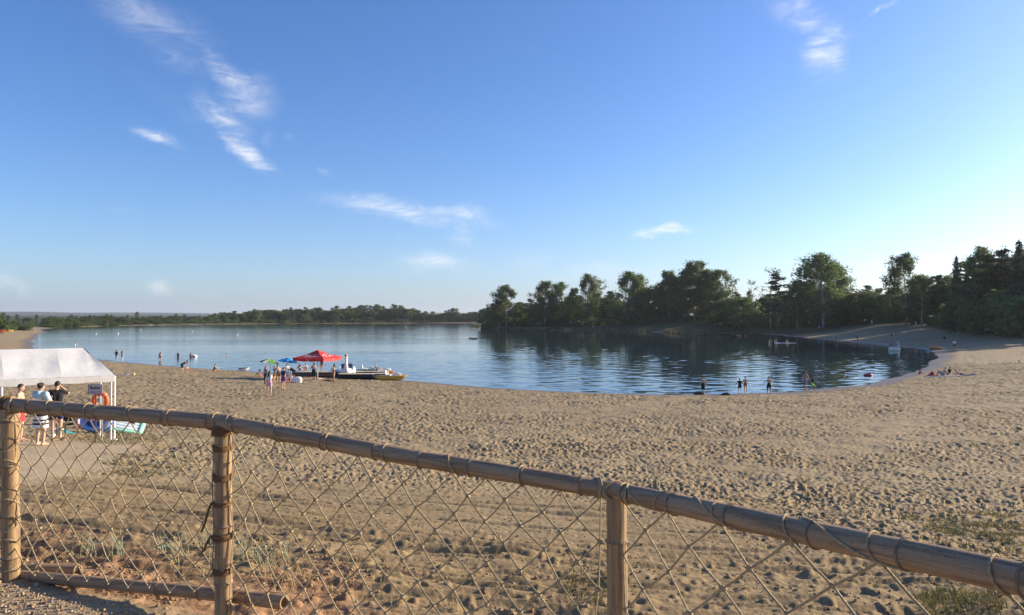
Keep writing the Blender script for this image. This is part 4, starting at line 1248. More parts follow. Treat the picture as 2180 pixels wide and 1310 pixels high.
# ------------------------------------------------------------------ colours for man-made things
WHITE = mat('white_fabric', (.72, .70, .665), .85, .07, 1.6, .6, 5, trans=.15)
WHITE_P = mat('white_plastic', (.80, .79, .76), .35, .05, 5)
STEEL = mat('painted_steel', (.62, .62, .60), .45, .1, 8, metallic=.3)
DARKP = mat('dark_pole', (.06, .06, .065), .5, .2, 8)
RED = mat('red_canvas', (.62, .035, .03), .75, .12, 3, .2, 12)
GREEN = mat('green_canvas', (.10, .24, .035), .75, .12, 3); DGREEN = mat('dark_green_canvas', (.02, .06, .03), .75, .12, 3)
BLUE = mat('blue_canvas', (.02, .22, .50), .75, .12, 3); LBLUE = mat('light_blue_canvas', (.05, .42, .66), .75, .12, 3)
BLACKP = mat('black_plastic', (.018, .018, .020), .38, .2, 6)
YELLOW = mat('yellow_plastic', (.66, .36, .05), .4, .1, 4); ORANGE = mat('orange_plastic', (.62, .20, .04), .4, .1, 4); GREENP = mat('green_plastic', (.03, .13, .06), .4, .1, 4)
WOODB = mat('grey_boards', (.42, .36, .28), .8, .2, 6, .3, 40)
ORING = mat('ring_orange', (.80, .14, .035), .5, .08, 6)
INK = mat('sign_ink', (.02, .02, .025), .6)


def text_mesh(body, size, material, parent, loc, rot, name='lettering'):
    cu = bpy.data.curves.new(name, 'FONT'); cu.body = body; cu.size = size; cu.align_x = 'CENTER'; cu.align_y = 'CENTER'; cu.extrude = .001; cu.offset = size * .018
    tmp = bpy.data.objects.new('tmp', cu); COL.objects.link(tmp)
    me = bpy.data.meshes.new_from_object(tmp.evaluated_get(bpy.context.evaluated_depsgraph_get()))
    bpy.data.objects.remove(tmp); me.name = name; me.materials.clear(); me.materials.append(material)
    o = link_mesh(name, me, parent, loc); o.rotation_euler = rot; return o


# ------------------------------------------------------------------ white party tent
C0 = Vector((-12.86, 23.7, 0)); e1 = Vector((-.8, -.6, 0)); e2 = Vector((-.6, .8, 0)); ZE, ZR = 4.82, 5.66
tent = thing('party_tent', 'white party tent with gabled fabric roof open on all sides', 'tent', (C0.x, C0.y, gz(C0.x, C0.y)))
TO = Vector(tent.location)
def tp(u, v, z): p = C0 + e1 * u + e2 * v; return Vector((p.x, p.y, z))
LEN, WID = 6.0, 3.0
rng_t = random.Random(4)
def roof_sheet(u0, u1, front):
    g = []
    for i in range(9):
        t = i / 8; row = []
        for j in range(9):
            q = j / 8; u = u0 + (u1 - u0) * t
            v = (q if front else WID / 2 + (1 - q)) * 1.0
            v = WID / 2 * q if front else WID - WID / 2 * q
            z = ZE + (ZR - ZE) * q
            uu = u
            if u < .71: uu = .71 * q * (1 - u / .71) + u * 1.0 if u0 == 0 else u     # end panel leans in to the ridge
            sag = -.04 * math.sin(math.pi * t) * math.sin(math.pi * q) + .014 * math.sin(13 * t + 4 * q) * math.sin(math.pi * q)
            row.append(tp(uu, v, z + sag))
        g.append(row)
    return g
for u0, u1 in ((0, 1.475), (1.475, 2.965), (2.965, 4.465), (4.465, 6.0)):
    for fr in (True, False): MB().sheet(roof_sheet(u0, u1, fr), .006).build('roof_panel', WHITE, tent, True, rel=TO)
for ue, inn in ((0.0, .71), (6.0, 6.0)):
    g = []
    for i in range(9):
        t = i / 8; row = []
        for j in range(6):
            q = j / 5; v = WID * t; m = 1 - abs(2 * t - 1)
            zt = ZE + (ZR - ZE) * m
            row.append(tp(ue + (inn - ue) * m * q, v, ZE + (zt - ZE) * q + .012 * math.sin(9 * t + 3 * q)))
        g.append(row)
    MB().sheet(g, .005).build('gable_panel', WHITE, tent, True, rel=TO)
def valance(a, b, name='valance'):
    g = [[a.lerp(b, i / 24) + Vector((0, 0, -.21 * q / 3 + .012 * math.sin(i * 1.9 + q))) + (e2 * -.012 * math.sin(i * 1.3) * q / 3) for q in range(4)] for i in range(25)]
    MB().sheet(g, .004).build(name, WHITE, tent, True, rel=TO)
valance(tp(0, -.03, ZE), tp(LEN, -.03, ZE)); valance(tp(-.03, 0, ZE), tp(-.03, WID, ZE)); valance(tp(0, WID + .03, ZE), tp(LEN, WID + .03, ZE)); valance(tp(LEN + .03, 0, ZE), tp(LEN + .03, WID, ZE))
for u in (0, 3.0, 6.0):
    for v in (0, WID):
        p = tp(u, v, 0); g = gz(p.x, p.y)
        leg = MB().cyl((p.x, p.y, g - .02), (p.x, p.y, ZE - .03), .032, n=10).build('leg', WHITE_P, tent, True, rel=TO)
        MB().box((p.x, p.y, g + .012), (.14, .14, .02)).build('foot_plate', WHITE_P, leg, False, rel=TO)
p = tp(.10, .0, 0); MB().cyl((p.x, p.y, gz(p.x, p.y)), (p.x, p.y, ZE - .03), .026, n=10).build('leg', WHITE_P, tent, True, rel=TO)
p = tp(1.46, .12, 0); MB().cyl((p.x, p.y, gz(p.x, p.y)), (p.x, p.y, ZE - .03), .014, n=8).build('support_pole', DARKP, tent, True, rel=TO)
for u in (.02, 1.475, 2.965, 4.465, 5.98):
    ur = .71 if u < .1 else u
    MB().tube([tp(u, .02, ZE - .05), tp(ur, WID / 2, ZR - .05), tp(u, WID - .02, ZE - .05)], .017, 8).build('rafter', WHITE_P, tent, True, rel=TO)
MB().cyl(tp(.71, WID / 2, ZR - .05), tp(6, WID / 2, ZR - .05), .018, n=8).build('ridge_pole', WHITE_P, tent, True, rel=TO)
for v in (0, WID): MB().cyl(tp(0, v, ZE - .05), tp(6, v, ZE - .05), .017, n=8).build('eave_pole', WHITE_P, tent, True, rel=TO)

# camping table and benches under the tent
def bench(u, v, L, W, H, label, name, cat):
    p = tp(u, v, 0); g = gz(p.x, p.y); o = thing(name, label, cat, (p.x, p.y, g), math.atan2(e1.y, e1.x))
    for k in range(3): MB().box((0, (k - 1) * W / 3, H), (L, W / 3 - .012, .03)).build('board', WOODB, o, False)
    for s in (-1, 1):
        f = MB()
        f.tube([(s * L * .38, -W * .42, 0), (s * L * .38, -W * .42, H - .015), (s * L * .38, W * .42, H - .015), (s * L * .38, W * .42, 0)], .014, 6); f.build('leg_frame', DARKP, o)
    return o
bench(2.1, 1.2, 1.8, .62, .74, 'long wooden camping table in the shade of the white tent', 'camping_table', 'table')
bench(2.0, .52, 1.8, .27, .44, 'wooden bench on the open side of the camping table', 'bench', 'bench')
bench(2.1, 1.95, 1.8, .27, .44, 'wooden bench behind the camping table', 'bench', 'bench')

# ------------------------------------------------------------------ bathing sign and life ring
sg = at(204, 829, 21.6); gsg = gz(sg.x, sg.y)
sign = thing('bathing_sign', 'small white notice board reading Baden on a thin post', 'sign', (sg.x, sg.y, gsg))
SR = Vector(sign.location); syaw = math.radians(-26)
rotS = Matrix.Rotation(-syaw, 3, 'Z')
MB().cyl((sg.x, sg.y, gsg - .2), (sg.x, sg.y, sg.z - .14), .019, n=10).build('post', DARKP, sign, True, rel=SR)
bd = MB().box((sg.x, sg.y - .028, sg.z), (.41, .012, .29), None).build('board', mat('sign_white', (.42, .42, .43), .6, .05, 6), sign, False, rel=SR)
fr = MB()
for s in (-1, 1):
    fr.box((sg.x + s * .2, sg.y - .036, sg.z), (.012, .006, .29)); fr.box((sg.x, sg.y - .0361, sg.z + s * .139), (.388, .006, .012))
fr.build('border', INK, bd, False, rel=SR)
text_mesh('Baden', .125, INK, sign, (0, -.037, sg.z - gsg + .045), (math.pi / 2, 0, 0))
text_mesh('auf eigene Gefahr', .043, INK, sign, (0, -.037, sg.z - gsg - .078), (math.pi / 2, 0, 0))
lr = at(214, 853, 22.3); glr = gz(lr.x, lr.y)
ring = thing('life_ring', 'orange life ring hanging behind the bathing sign', 'life ring', (lr.x, lr.y, lr.z))
MB().torus((0, 0, 0), .215, .068, (.15, 1, .05), 36, 12).build('float_ring', ORING, ring)
for k in range(4):
    a_ = math.pi / 4 + k * math.pi / 2
    MB().torus((.215 * math.cos(a_), -.03 * math.cos(a_), .215 * math.sin(a_)), .073, .008, (-math.sin(a_), 0, math.cos(a_)), 16, 6).build('band', WHITE_P, ring)
st = thing('ring_stand', 'short grey post carrying the orange life ring', 'post', (lr.x, lr.y + .09, glr))
MB().cyl((0, 0, -.2), (0, 0, lr.z - glr + .22), .025, n=8).build('post', mat('grey_paint', (.22, .22, .22), .6), st)
MB().box((0, -.05, lr.z - glr + .17), (.06, .12, .03)).build('hook', DARKP, st, False)

# ------------------------------------------------------------------ beach things round the tent
def slab(p, size, yaw, name, label, cat, material, puff=.5, group=None):
    """soft rounded slab lying on the ground"""
    o = MB(); r = Matrix.Rotation(yaw, 3, 'Z'); rings = []
    for z, k in ((0, .86), (.25, .97), (.5, 1), (.8, .93), (1.0, .72)):
        ring_ = []
        for i in range(24):
            t = 2 * math.pi * i / 24; c, s = math.cos(t), math.sin(t)
            ring_.append(r @ Vector((math.copysign(abs(c) ** puff, c) * size[0] / 2 * k, math.copysign(abs(s) ** puff, s) * size[1] / 2 * k, z * size[2])))
        rings.append(ring_)
    o.loft(rings); return tag(o.build(name, material, None, True, loc=p), label, cat, group)


# blue inflatable boat on its side, green float mattress leaning next to it
BLUEI = mat('blue_inflatable', (.04, .11, .48), .3, .35, 5, color2=(.12, .28, .72)); MINT = mat('mint_inflatable', (.30, .62, .45), .35, .1, 5)
pb = ground_hit(210, 922)
boat = thing('inflatable_boat', 'blue inflatable boat propped on its side by the tent leg', 'inflatable', (pb.x, pb.y, pb.z), math.radians(-15)); boat.scale = (1.3, 1.3, 1.3)
rx = Matrix.Rotation(math.radians(62), 3, 'X')
for zz, m_ in ((0, BLUEI), (.10, mat('pale_blue_inflatable', (.30, .45, .75), .3, .1, 5))):
    b_ = MB(); b_.torus((0, 0, 0), .36, .085, (0, 0, 1), 32, 10, .78)
    b_.v = [tuple(rx @ Vector((q[0] * 1.25, q[1], q[2] + zz)) + Vector((0, 0, .33))) for q in b_.v]; b_.build('air_tube', m_, boat)
b_ = MB().ball((0, 0, 0), (.44, .27, .03), 20, 6); b_.v = [tuple(rx @ Vector(q) + Vector((0, 0, .33))) for q in b_.v]; b_.build('floor', BLUEI, boat)
b_ = MB().tube([(-.3, 0, .0), (.3, 0, .0)], .07, 10); b_.v = [tuple(rx @ Vector((q[0], q[1], q[2] + .1)) + Vector((0, 0, .36))) for q in b_.v]; b_.build('seat_tube', mat('pink_inflatable', (.75, .45, .60), .4), boat)
pg = ground_hit(268, 922)
ms = thing('air_mattress', 'mint green air mattress with pale middle lying on the sand edge', 'inflatable', (pg.x, pg.y, pg.z), math.radians(20)); ms.scale = (1.3, 1.3, 1.3)
ry = Matrix.Rotation(math.radians(14), 3, 'Y') @ Matrix.Rotation(math.radians(35), 3, 'X')
for k in range(5):
    b_ = MB().capsule((-.42, (k - 2) * .115, .06), (.42, (k - 2) * .115, .06), .066, n=10)
    b_.v = [tuple(ry @ Vector(q) + Vector((0, 0, .16))) for q in b_.v]
    b_.build('air_channel', MINT if k in (0, 4) else mat('pale_mint', (.68, .74, .74), .4), ms)
b_ = MB().capsule((.42, -.2, .07), (.42, .2, .07), .085, n=10); b_.v = [tuple(ry @ Vector(q) + Vector((0, 0, .16))) for q in b_.v]; b_.build('pillow', MINT, ms)

CLOTHS = {'teal': (.03, .38, .40), 'maroon': (.20, .03, .05), 'white': (.75, .74, .70), 'black': (.02, .02, .025), 'rose': (.55, .20, .25), 'navy': (.03, .04, .12), 'grey': (.30, .31, .33), 'red': (.55, .04, .04)}
def cloth(p, size, yaw, col_, name, label, cat, seed=0, lump=.05):
    rngc = random.Random(seed); r = Matrix.Rotation(yaw, 3, 'Z'); g = []
    for i in range(10):
        row = []
        for j in range(8):
            q = r @ Vector(((i / 9 - .5) * size[0] * (1 + .06 * math.sin(j * 2.1 + seed)), (j / 7 - .5) * size[1] * (1 + .08 * math.sin(i * 1.7 + seed)), 0))
            e = min(i, 9 - i) / 4.5 * min(j, 7 - j) / 3.5
            x, y = p.x + q.x, p.y + q.y
            row.append((q.x, q.y, gz(x, y) - p.z + .025 + lump * e * (.5 + .8 * rngc.random())))
        g.append(row)
    return tag(MB().sheet(g, .012).build(name, mat('cloth_' + col_, CLOTHS[col_], .9, .15, 6, .3, 20), None, True, loc=p), label, cat)
cloth(ground_hit(136, 924), (.75, .5), .2, 'teal', 'towel', 'crumpled turquoise towel beside the striped dress', 'towel', 1, .12)
cloth(ground_hit(170, 912), (.8, .4), -.1, 'maroon', 'towel', 'maroon towel next to the blue inflatable boat', 'towel', 2, .08)
cloth(ground_hit(122, 916), (.42, .3), .4, 'white', 'towel', 'small white towel above the turquoise towel', 'towel', 3, .12)
slab(ground_hit(108, 932), (.28, .2, .12), .3, 'beach_bag', 'small pale beach bag at the turquoise towel', 'bag', mat('pale_bag', (.60, .58, .52), .8))
slab(ground_hit(150, 905), (.5, .4, .45), .1, 'rucksack', 'black rucksack standing behind the maroon towel', 'bag', mat('black_bag', (.02, .02, .022), .85))
slab(ground_hit(163, 903), (.26, .22, .2), .1, 'beach_bag', 'little pink and white bag by the black rucksack', 'bag', mat('pink_bag', (.62, .35, .42), .8))
cloth(ground_hit(270, 799), (1.1, .6), .1, 'grey', 'towel', 'grey towel heap lying alone on the open beach beyond the tent', 'towel', 6, .18)
slab(ground_hit(284, 799), (.35, .3, .2), 0, 'beach_ball', 'pale yellow cushion at the end of the grey towel heap', 'cushion', mat('pale_yellow', (.68, .52, .22), .6), .9)

# ------------------------------------------------------------------ parasols
def parasol(px, py, rad, z_edge, rise, mats, label, tilt=0.0, yaw=0.0, sides=8, name='parasol', vent=False):
    p = ground_hit(px, py); o = thing(name, label, 'parasol', p, yaw)
    rt = Matrix.Rotation(tilt, 3, 'Y')
    top = Vector((0, 0, z_edge + rise))
    def rim(k, q=1.0):
        t = 2 * math.pi * k / sides; v = Vector((math.cos(t) * rad * q, math.sin(t) * rad * q, -rise * (q ** 1.35)))
        return rt @ v + top
    MB().cyl((0, 0, -.3), top - Vector((0, 0, .02)), .022 if not vent else .035, n=8).build('pole', WHITE_P, o)
    for k in range(sides):
        g = [[rim(k, q).lerp(rim(k + 1, q), j / 4) + Vector((0, 0, -.05 * q * math.sin(math.pi * j / 4))) for j in range(5)] for q in (0.02, .3, .6, .85, 1.0)]
        MB().sheet(g, .004).build('canopy_panel', mats[k % len(mats)], o, True)
        MB().tube([rim(k, q) - Vector((0, 0, .012)) for q in (.02, .5, 1)], .006, 5).build('rib', STEEL, o)
    MB().cyl(top, top + Vector((0, 0, .1)), .02, .008, 8).build('finial', WHITE_P, o)
    return o
parasol(575, 806, .98, 1.62, .40, [GREEN, GREEN, DGREEN, GREEN, DGREEN, mat('pale_green_canvas', (.50, .58, .38), .75), GREEN, GREEN], 'green parasol with one pale panel beside the blue one', .16, .3)
parasol(614, 806, 1.02, 1.75, .42, [BLUE, LBLUE, BLUE, BLUE, LBLUE, BLUE, BLUE, LBLUE], 'blue parasol between the green one and the red one', .12, .1)

# big red square parasol with vent cap, valance and white wave print
pr = ground_hit(676, 808)
big = thing('market_parasol', 'large square red parasol with white wave lettering by the boat landing', 'parasol', pr, math.radians(-17))
MB().cyl((0, 0, -.2), (0, 0, 3.02), .05, n=12).build('pole', mat('pale_pole', (.62, .60, .52), .5), big)
MB().box((0, 0, .05), (.7, .7, .12)).build('base_block', mat('concrete', (.35, .33, .30), .9), big, False)
HW, ZB, ZT = 1.80, 2.30, 2.84
cs = [Vector((s1 * HW, s2 * HW, ZB)) for s1, s2 in ((-1, -1), (1, -1), (1, 1), (-1, 1))]
apex = Vector((0, 0, ZT))
for k in range(4):
    a, b = cs[k], cs[(k + 1) % 4]
    g = [[a.lerp(b, j / 8).lerp(apex, q) + Vector((0, 0, -.07 * math.sin(math.pi * j / 8) * (1 - q))) for j in range(9)] for q in (0, .25, .5, .75, .92)]
    pan = MB().sheet(g, .005).build('canopy_panel', RED, big)
    g = [[a.lerp(b, j / 16) + Vector((0, 0, -.07 * math.sin(math.pi * j / 16) - .30 * q - .02 * math.sin(j * 1.4) * q)) for j in range(17)] for q in (0, .5, 1)]
    val = MB().sheet(g, .004).build('valance', RED, big)
    nrm = (b - a).cross(apex - a).normalized()
    def on(u, q): return a.lerp(b, u).lerp(apex, q) + Vector((0, 0, -.07 * math.sin(math.pi * u) * (1 - q))) + nrm * .012
    for (q0, amp, u0, u1, w0) in ((.44, .10, .10, .90, .07), (.20, .11, .26, .52, .085), (.20, .10, .54, .80, .085), (.30, .06, .14, .26, .05)):
        top_, bot_ = [], []
        for j in range(17):
            t = j / 16; u = u0 + (u1 - u0) * t; q = q0 + amp * math.sin(math.pi * t) - .05 * math.sin(2 * math.pi * t) * (q0 > .4)
            wd = w0 * (.45 + .55 * math.sin(math.pi * min(1, t * 1.15 + .05)) ** .6)
            top_.append(on(u, q + wd)); bot_.append(on(u, q))
        MB().sheet([bot_, top_]).build('print_stroke', mat('print_white', (.78, .76, .74), .7, .04), pan)
    c = a.lerp(b, .5) + Vector((0, 0, -.07 - .16)) + Vector((nrm.x, nrm.y, 0)).normalized() * .035
    MB().torus(c, .07, .014, Vector((nrm.x, nrm.y, 0)), 16, 5).build('emblem', mat('print_white', (.78, .76, .74)), val)
capc = [Vector((s1 * .75, s2 * .75, ZT - .20)) for s1, s2 in ((-1, -1), (1, -1), (1, 1), (-1, 1))]
for k in range(4):
    a, b = capc[k], capc[(k + 1) % 4]; ap = Vector((0, 0, ZT + .22))
    MB().sheet([[a.lerp(b, j / 4).lerp(ap, q) for j in range(5)] for q in (0, .5, .98)], .005).build('vent_panel', RED, big)
    MB().tube([cs[k] - Vector((0, 0, .02)), Vector((0, 0, ZT - .05))], .014, 6).build('rib', STEEL, big)
    MB().tube([cs[k].lerp(apex, .5) - Vector((0, 0, .03)), Vector((0, 0, ZB - .15))], .011, 6).build('strut', STEEL, big)

# ------------------------------------------------------------------ floating landing stages
def pontoon(px0, px1, py, Y, label, hull, endcol=None, deck=WOODB, z0=0.02, h=.52, w=1.5):
    a, b = at(px0, py, Y), at(px1, py, Y); L = b.x - a.x; c = (a + b) / 2; zz = max(gz(c.x, Y), 0) + z0
    o = thing('floating_landing_stage', label, 'landing stage', (c.x, Y, zz))
    for s in (-1, 1):
        L0 = L if endcol is None else L * .66; x0 = -L / 2
        ring_ = []
        def sec(x, k): return [Vector((x, s * w * .32 + math.cos(t) * .28 * k, .26 + math.sin(t) * .27 * k)) for t in [2 * math.pi * i / 14 for i in range(14)]]
        MB().loft([sec(x0, .75), sec(x0 + .08, 1), sec(x0 + L0 - .08, 1), sec(x0 + L0, .75)]).build('float', hull, o)
        if endcol is not None: MB().loft([sec(x0 + L0 + .03, .75), sec(x0 + L0 + .11, 1), sec(L / 2 - .08, 1), sec(L / 2, .75)]).build('float', endcol, o)
    n = max(4, int(L / .28))
    for k in range(n): MB().box((-L / 2 + (k + .5) * L / n, 0, .56), (L / n - .02, w, .045)).build('deck_board', deck, o, False)
    for s in (-1, 1): MB().box((0, s * (w / 2 - .05), .49), (L, .07, .09)).build('bearer', BLACKP, o, False)
    return o
pontoon(628, 716, 806, 80.5, 'brown and black landing stage behind the red parasol pole', mat('brown_plastic', (.13, .10, .08), .5))
pontoon(722, 796, 807, 78.2, 'black tubed landing stage with white end float in front of the swan', BLACKP)
pontoon(797, 826, 806.5, 79.2, 'short white floating landing stage beside the yellow pedal boat', WHITE_P)
pontoon(752, 826, 800, 82.5, 'low grey landing stage between the green and orange pedal boats', mat('grey_plastic', (.35, .35, .33), .5), None, WOODB, .0)

# ------------------------------------------------------------------ pedal boats
def pedal_boat(px, py, Y, yaw, hullm, seatm, label, L=2.9, W=1.45):
    p = at(px, py, Y); zz = max(gz(p.x, Y), 0)
    o = thing('pedal_boat', label, 'pedal boat', (p.x, Y, zz + .0), yaw)
    for s in (-1, 1):
        def sec(x, k, up): return [Vector((x, s * .48 + math.cos(t) * .24 * k, .24 + up + math.sin(t) * .24 * k)) for t in [2 * math.pi * i / 12 for i in range(12)]]
        MB().loft([sec(-L / 2, .55, .1), sec(-L / 2 + .25, .95, .02), sec(0, 1, 0), sec(L / 2 - .5, .95, .03), sec(L / 2 - .1, .5, .16), sec(L / 2, .2, .22)]).build('hull', hullm, o)
    MB().box((0, 0, .43), (L * .78, W * .84, .10)).build('deck', hullm, o, False)
    for s in (-1, 1):
        st_ = MB()
        st_.loft([[Vector((x, s * .34 + q, z)) for q in (-.26, .26) for z in ((.48, .62) if q < 0 else (.62, .48))] for x in (-.55, -.1)])
        so = st_.build('seat', seatm, o, False)
        bk = MB(); bk.loft([[Vector((-.62 - .10 * z, s * .34 + math.copysign(.26 * (1 - .25 * z), q), .5 + .55 * z)) + Vector((dx, 0, 0)) for q, dx in ((-1, 0), (1, 0), (1, .08), (-1, .08))] for z in (0, .5, .85, 1.0)]); bk.build('backrest', seatm, so, True)
    MB().loft([[Vector((x, .2 * k * math.cos(t), .46 + .34 * k * max(0, math.sin(t)))) for t in [math.pi * i / 8 for i in range(9)]] for x, k in ((.15, .8), (.35, 1), (.75, 1), (.95, .7))]).build('paddle_housing', seatm, o)
    MB().tube([(-.02, 0, .5), (.02, 0, .78), (-.08, 0, .82)], .018, 6).build('steering_lever', DARKP, o)
    return o
SEATW = mat('cream_plastic', (.74, .70, .60), .45, .06, 5)
pedal_boat(834, 808, 77.6, math.radians(4), YELLOW, SEATW, 'yellow pedal boat with cream seats drawn up at the water edge', 3.1)
pedal_boat(815, 797, 84.0, math.radians(12), ORANGE, SEATW, 'orange pedal boat behind the yellow one', 2.5)
pedal_boat(783, 794.5, 86.5, math.radians(8), GREENP, SEATW, 'dark green pedal boat with cream seats moored by the swan', 2.6)
pedal_boat(722, 797, 83.5, math.radians(170), mat('pale_grey_plastic', (.55, .56, .58), .4), SEATW, 'pale grey pedal boat half hidden behind the bathers')

# swan-shaped pedal boat
sw = at(738, 798, 81.5)
swan = thing('swan_boat', 'white swan-shaped pedal boat with tall neck at the landing stage', 'swan boat', (sw.x, 81.5, .02), math.radians(-80))
SWW = mat('swan_white', (.82, .81, .78), .35, .05, 4)
def ell(x, ry_, rz_, zc): return [Vector((x, ry_ * math.cos(t), zc + rz_ * math.sin(t))) for t in [2 * math.pi * i / 18 for i in range(18)]]
MB().loft([ell(-1.35, .08, .10, .75), ell(-1.1, .40, .30, .62), ell(-.6, .80, .48, .52), ell(.1, .95, .54, .48), ell(.7, .78, .52, .50), ell(1.1, .45, .44, .58), ell(1.3, .18, .25, .66)]).build('body', SWW, swan)
MB().tube([(1.0, 0, .70), (1.22, 0, 1.10), (1.20, 0, 1.55), (1.05, 0, 1.95), (1.04, 0, 2.25), (1.14, 0, 2.42)], [.30, .22, .16, .14, .13, .14], 14).build('neck', SWW, swan)
hd = MB().ball((1.20, 0, 2.46), (.24, .17, .17), 16, 10).build('head', SWW, swan)
MB().tube([(1.36, 0, 2.44), (1.52, 0, 2.38), (1.66, 0, 2.30)], [.10, .08, .03], 10).build('beak', ORANGE, hd)
MB().ball((1.37, 0, 2.46), (.10, .165, .13), 10, 8).build('face_mask', BLACKP, hd)
for s in (-1, 1):
    MB().loft([[Vector((x, s * (.80 + .16 * math.sin(math.pi * t) * k), .35 + .78 * k * t)) for t in [i / 5 for i in range(6)]] + [Vector((x, s * (.72 + .16 * math.sin(math.pi * t) * k), .35 + .78 * k * t)) for t in [i / 5 for i in range(5, -1, -1)]] for x, k in ((-1.3, .85), (-.8, 1.0), (-.2, .95), (.5, .7), (.85, .3))]).build('wing', SWW, swan)
    MB().box((-.15, s * .36, .98), (.5, .5, .14)).build('seat', mat('dark_seat', (.10, .12, .16), .6), swan, False)
    MB().box((-.42, s * .36, 1.2), (.10, .5, .5)).build('backrest', mat('dark_seat', (.10, .12, .16), .6), swan, False)

# ------------------------------------------------------------------ small craft and bathing toys
di = ground_hit(519, 790)
ding = thing('toy_dinghy', 'small white toy dinghy with dark rim at the water edge', 'dinghy', (di.x, di.y, di.z), math.radians(15))
def sec(x, wy, z0, z1): return [Vector((x, -wy, z1)), Vector((x, -wy * .7, z0)), Vector((x, wy * .7, z0)), Vector((x, wy, z1))]
MB().loft([sec(-.6, .28, .04, .30), sec(-.2, .36, 0, .30), (sec(.3, .34, 0, .34)), sec(.62, .12, .16, .46)]).build('hull', WHITE_P, ding)
MB().tube([(-.6, -.28, .31), (-.2, -.36, .31), (.3, -.34, .35), (.66, 0, .47), (.3, .34, .35), (-.2, .36, .31), (-.6, .28, .31), (-.6, -.28, .31)], .035, 8).build('rim', mat('dinghy_rim', (.05, .07, .10), .5), ding)
MB().box((-.1, 0, .24), (.18, .6, .03)).build('thwart', LBLUE, ding, False)

wb = ground_hit(632, 815)
slab(wb, (1.0, .6, .55), .2, 'cool_bag', 'bulky white cool bag on the sand in front of the landing stage', 'bag', mat('cool_bag_white', (.74, .74, .74), .7, .12, 4), .6)
cloth(ground_hit(612, 814), (1.6, .8), .1, 'rose', 'blanket', 'reddish blanket beneath the blue parasol', 'blanket', 8, .05)
cloth(ground_hit(700, 812), (1.3, .6), .05, 'black', 'towel', 'dark towel by the foot of the red parasol', 'towel', 9, .14)
cloth(ground_hit(655, 812), (1.0, .5), .05, 'grey', 'towel', 'grey towel between cool bag and red parasol foot', 'towel', 10, .08)

tn = ground_hit(1750, 699)
bt = thing('beach_shelter', 'blue and white pop-up beach shelter on the far beach', 'shelter', tn, math.radians(10))
def dome(k0, k1, name, m_):
    g = []
    for i in range(9):
        row = []
        for j in range(9):
            t = math.pi * (k0 + (k1 - k0) * j / 8); q = math.pi / 2 * i / 8
            row.append((1.35 * math.cos(t), -.2 + 1.0 * math.sin(q) * 1.0 - .2, 1.35 * math.sin(t) * math.cos(q * .92)))
        g.append(row)
    MB().sheet(g, .01).build(name, m_, bt)
dome(.02, .40, 'roof_panel', mat('shelter_blue', (.03, .16, .60), .6)); dome(.40, .75, 'roof_panel', mat('shelter_blue', (.03, .16, .60), .6)); dome(.75, .98, 'side_panel', mat('shelter_white', (.62, .74, .85), .6))
MB().box((0, -.2, .02), (2.4, 1.2, .03)).build('ground_sheet', LBLUE, bt, False)
MB().tube([(1.36 * math.cos(math.pi * i / 12), -.42, 1.36 * math.sin(math.pi * i / 12)) for i in range(13)], .03, 6).build('hoop', DARKP, bt)

oi = ground_hit(1990, 744)
orf = thing('inflatable_boat', 'orange inflatable boat lying at the edge of the bathing bay', 'inflatable', (oi.x, oi.y, oi.z), .15)
MB().torus((0, 0, .32), 1.0, .34, (0, 0, 1), 32, 12, .55).build('air_tube', ORANGE, orf)
MB().ball((0, 0, .2), (1.0, .5, .12), 20, 6).build('floor', mat('pale_orange', (.72, .42, .22), .6), orf)
MB().capsule((1.2, 0, .25), (2.5, .1, .16), .26, .16).build('bow_cushion', mat('pale_orange', (.72, .42, .22), .6), orf)
MB().capsule((-1.6, -.2, .16), (-1.5, .3, .16), .2).build('stern_pad', LBLUE, orf)
fl = at(1904, 745, 146.0)
flo = thing('inflatable_swan', 'cream inflatable swan float with curved neck on the bathing bay', 'inflatable', (fl.x, 146, 0), .2)
MB().torus((0, 0, .22), .75, .36, (0, 0, 1), 28, 12).build('float_ring', mat('cream_vinyl', (.74, .68, .48), .35), flo)
MB().tube([(.75, 0, .4), (1.05, 0, .9), (1.05, 0, 1.4), (.85, 0, 1.7), (.6, 0, 1.65), (.5, 0, 1.4)], [.22, .17, .14, .14, .12, .05], 12).build('neck', mat('cream_pink_vinyl', (.62, .48, .40), .35), flo)
MB().ball((-.8, 0, .55), (.35, .2, .25), 12, 8).build('tail', mat('cream_vinyl', (.74, .68, .48), .35), flo)

def buoy(px, py, label, r=.3, m_=WHITE_P):
    p = Vector(shore_pt(px, py) + (0,)); o = thing('buoy', label, 'buoy', p, 0, 'white buoys')
    MB().ball((0, 0, r * .35), r, 14, 10).build('float', m_, o); MB().torus((0, 0, r * .35), r, r * .12, (0, 0, 1), 18, 6).build('belt', DARKP, o)
    MB().cyl((0, 0, r), (0, 0, r * 1.5), r * .15, n=6).build('mast', m_, o)
for k, (px, py) in enumerate([(205, 711), (300, 702), (410, 706), (506, 713.5)]): buoy(px, py, 'small white swimming-area buoy floating far out on the open lake', .22)
sp = Vector(shore_pt(1848, 800) + (0,)); o = thing('swim_ring', 'dark red swim ring floating in the bathing bay', 'swim ring', sp)
MB().torus((0, 0, .08), .34, .13, (0, 0, 1), 24, 10).build('air_tube', mat('dark_red_vinyl', (.35, .04, .06), .4), o); MB().cyl((.32, 0, .2), (.34, 0, .26), .02, n=8).build('valve', WHITE_P, o)
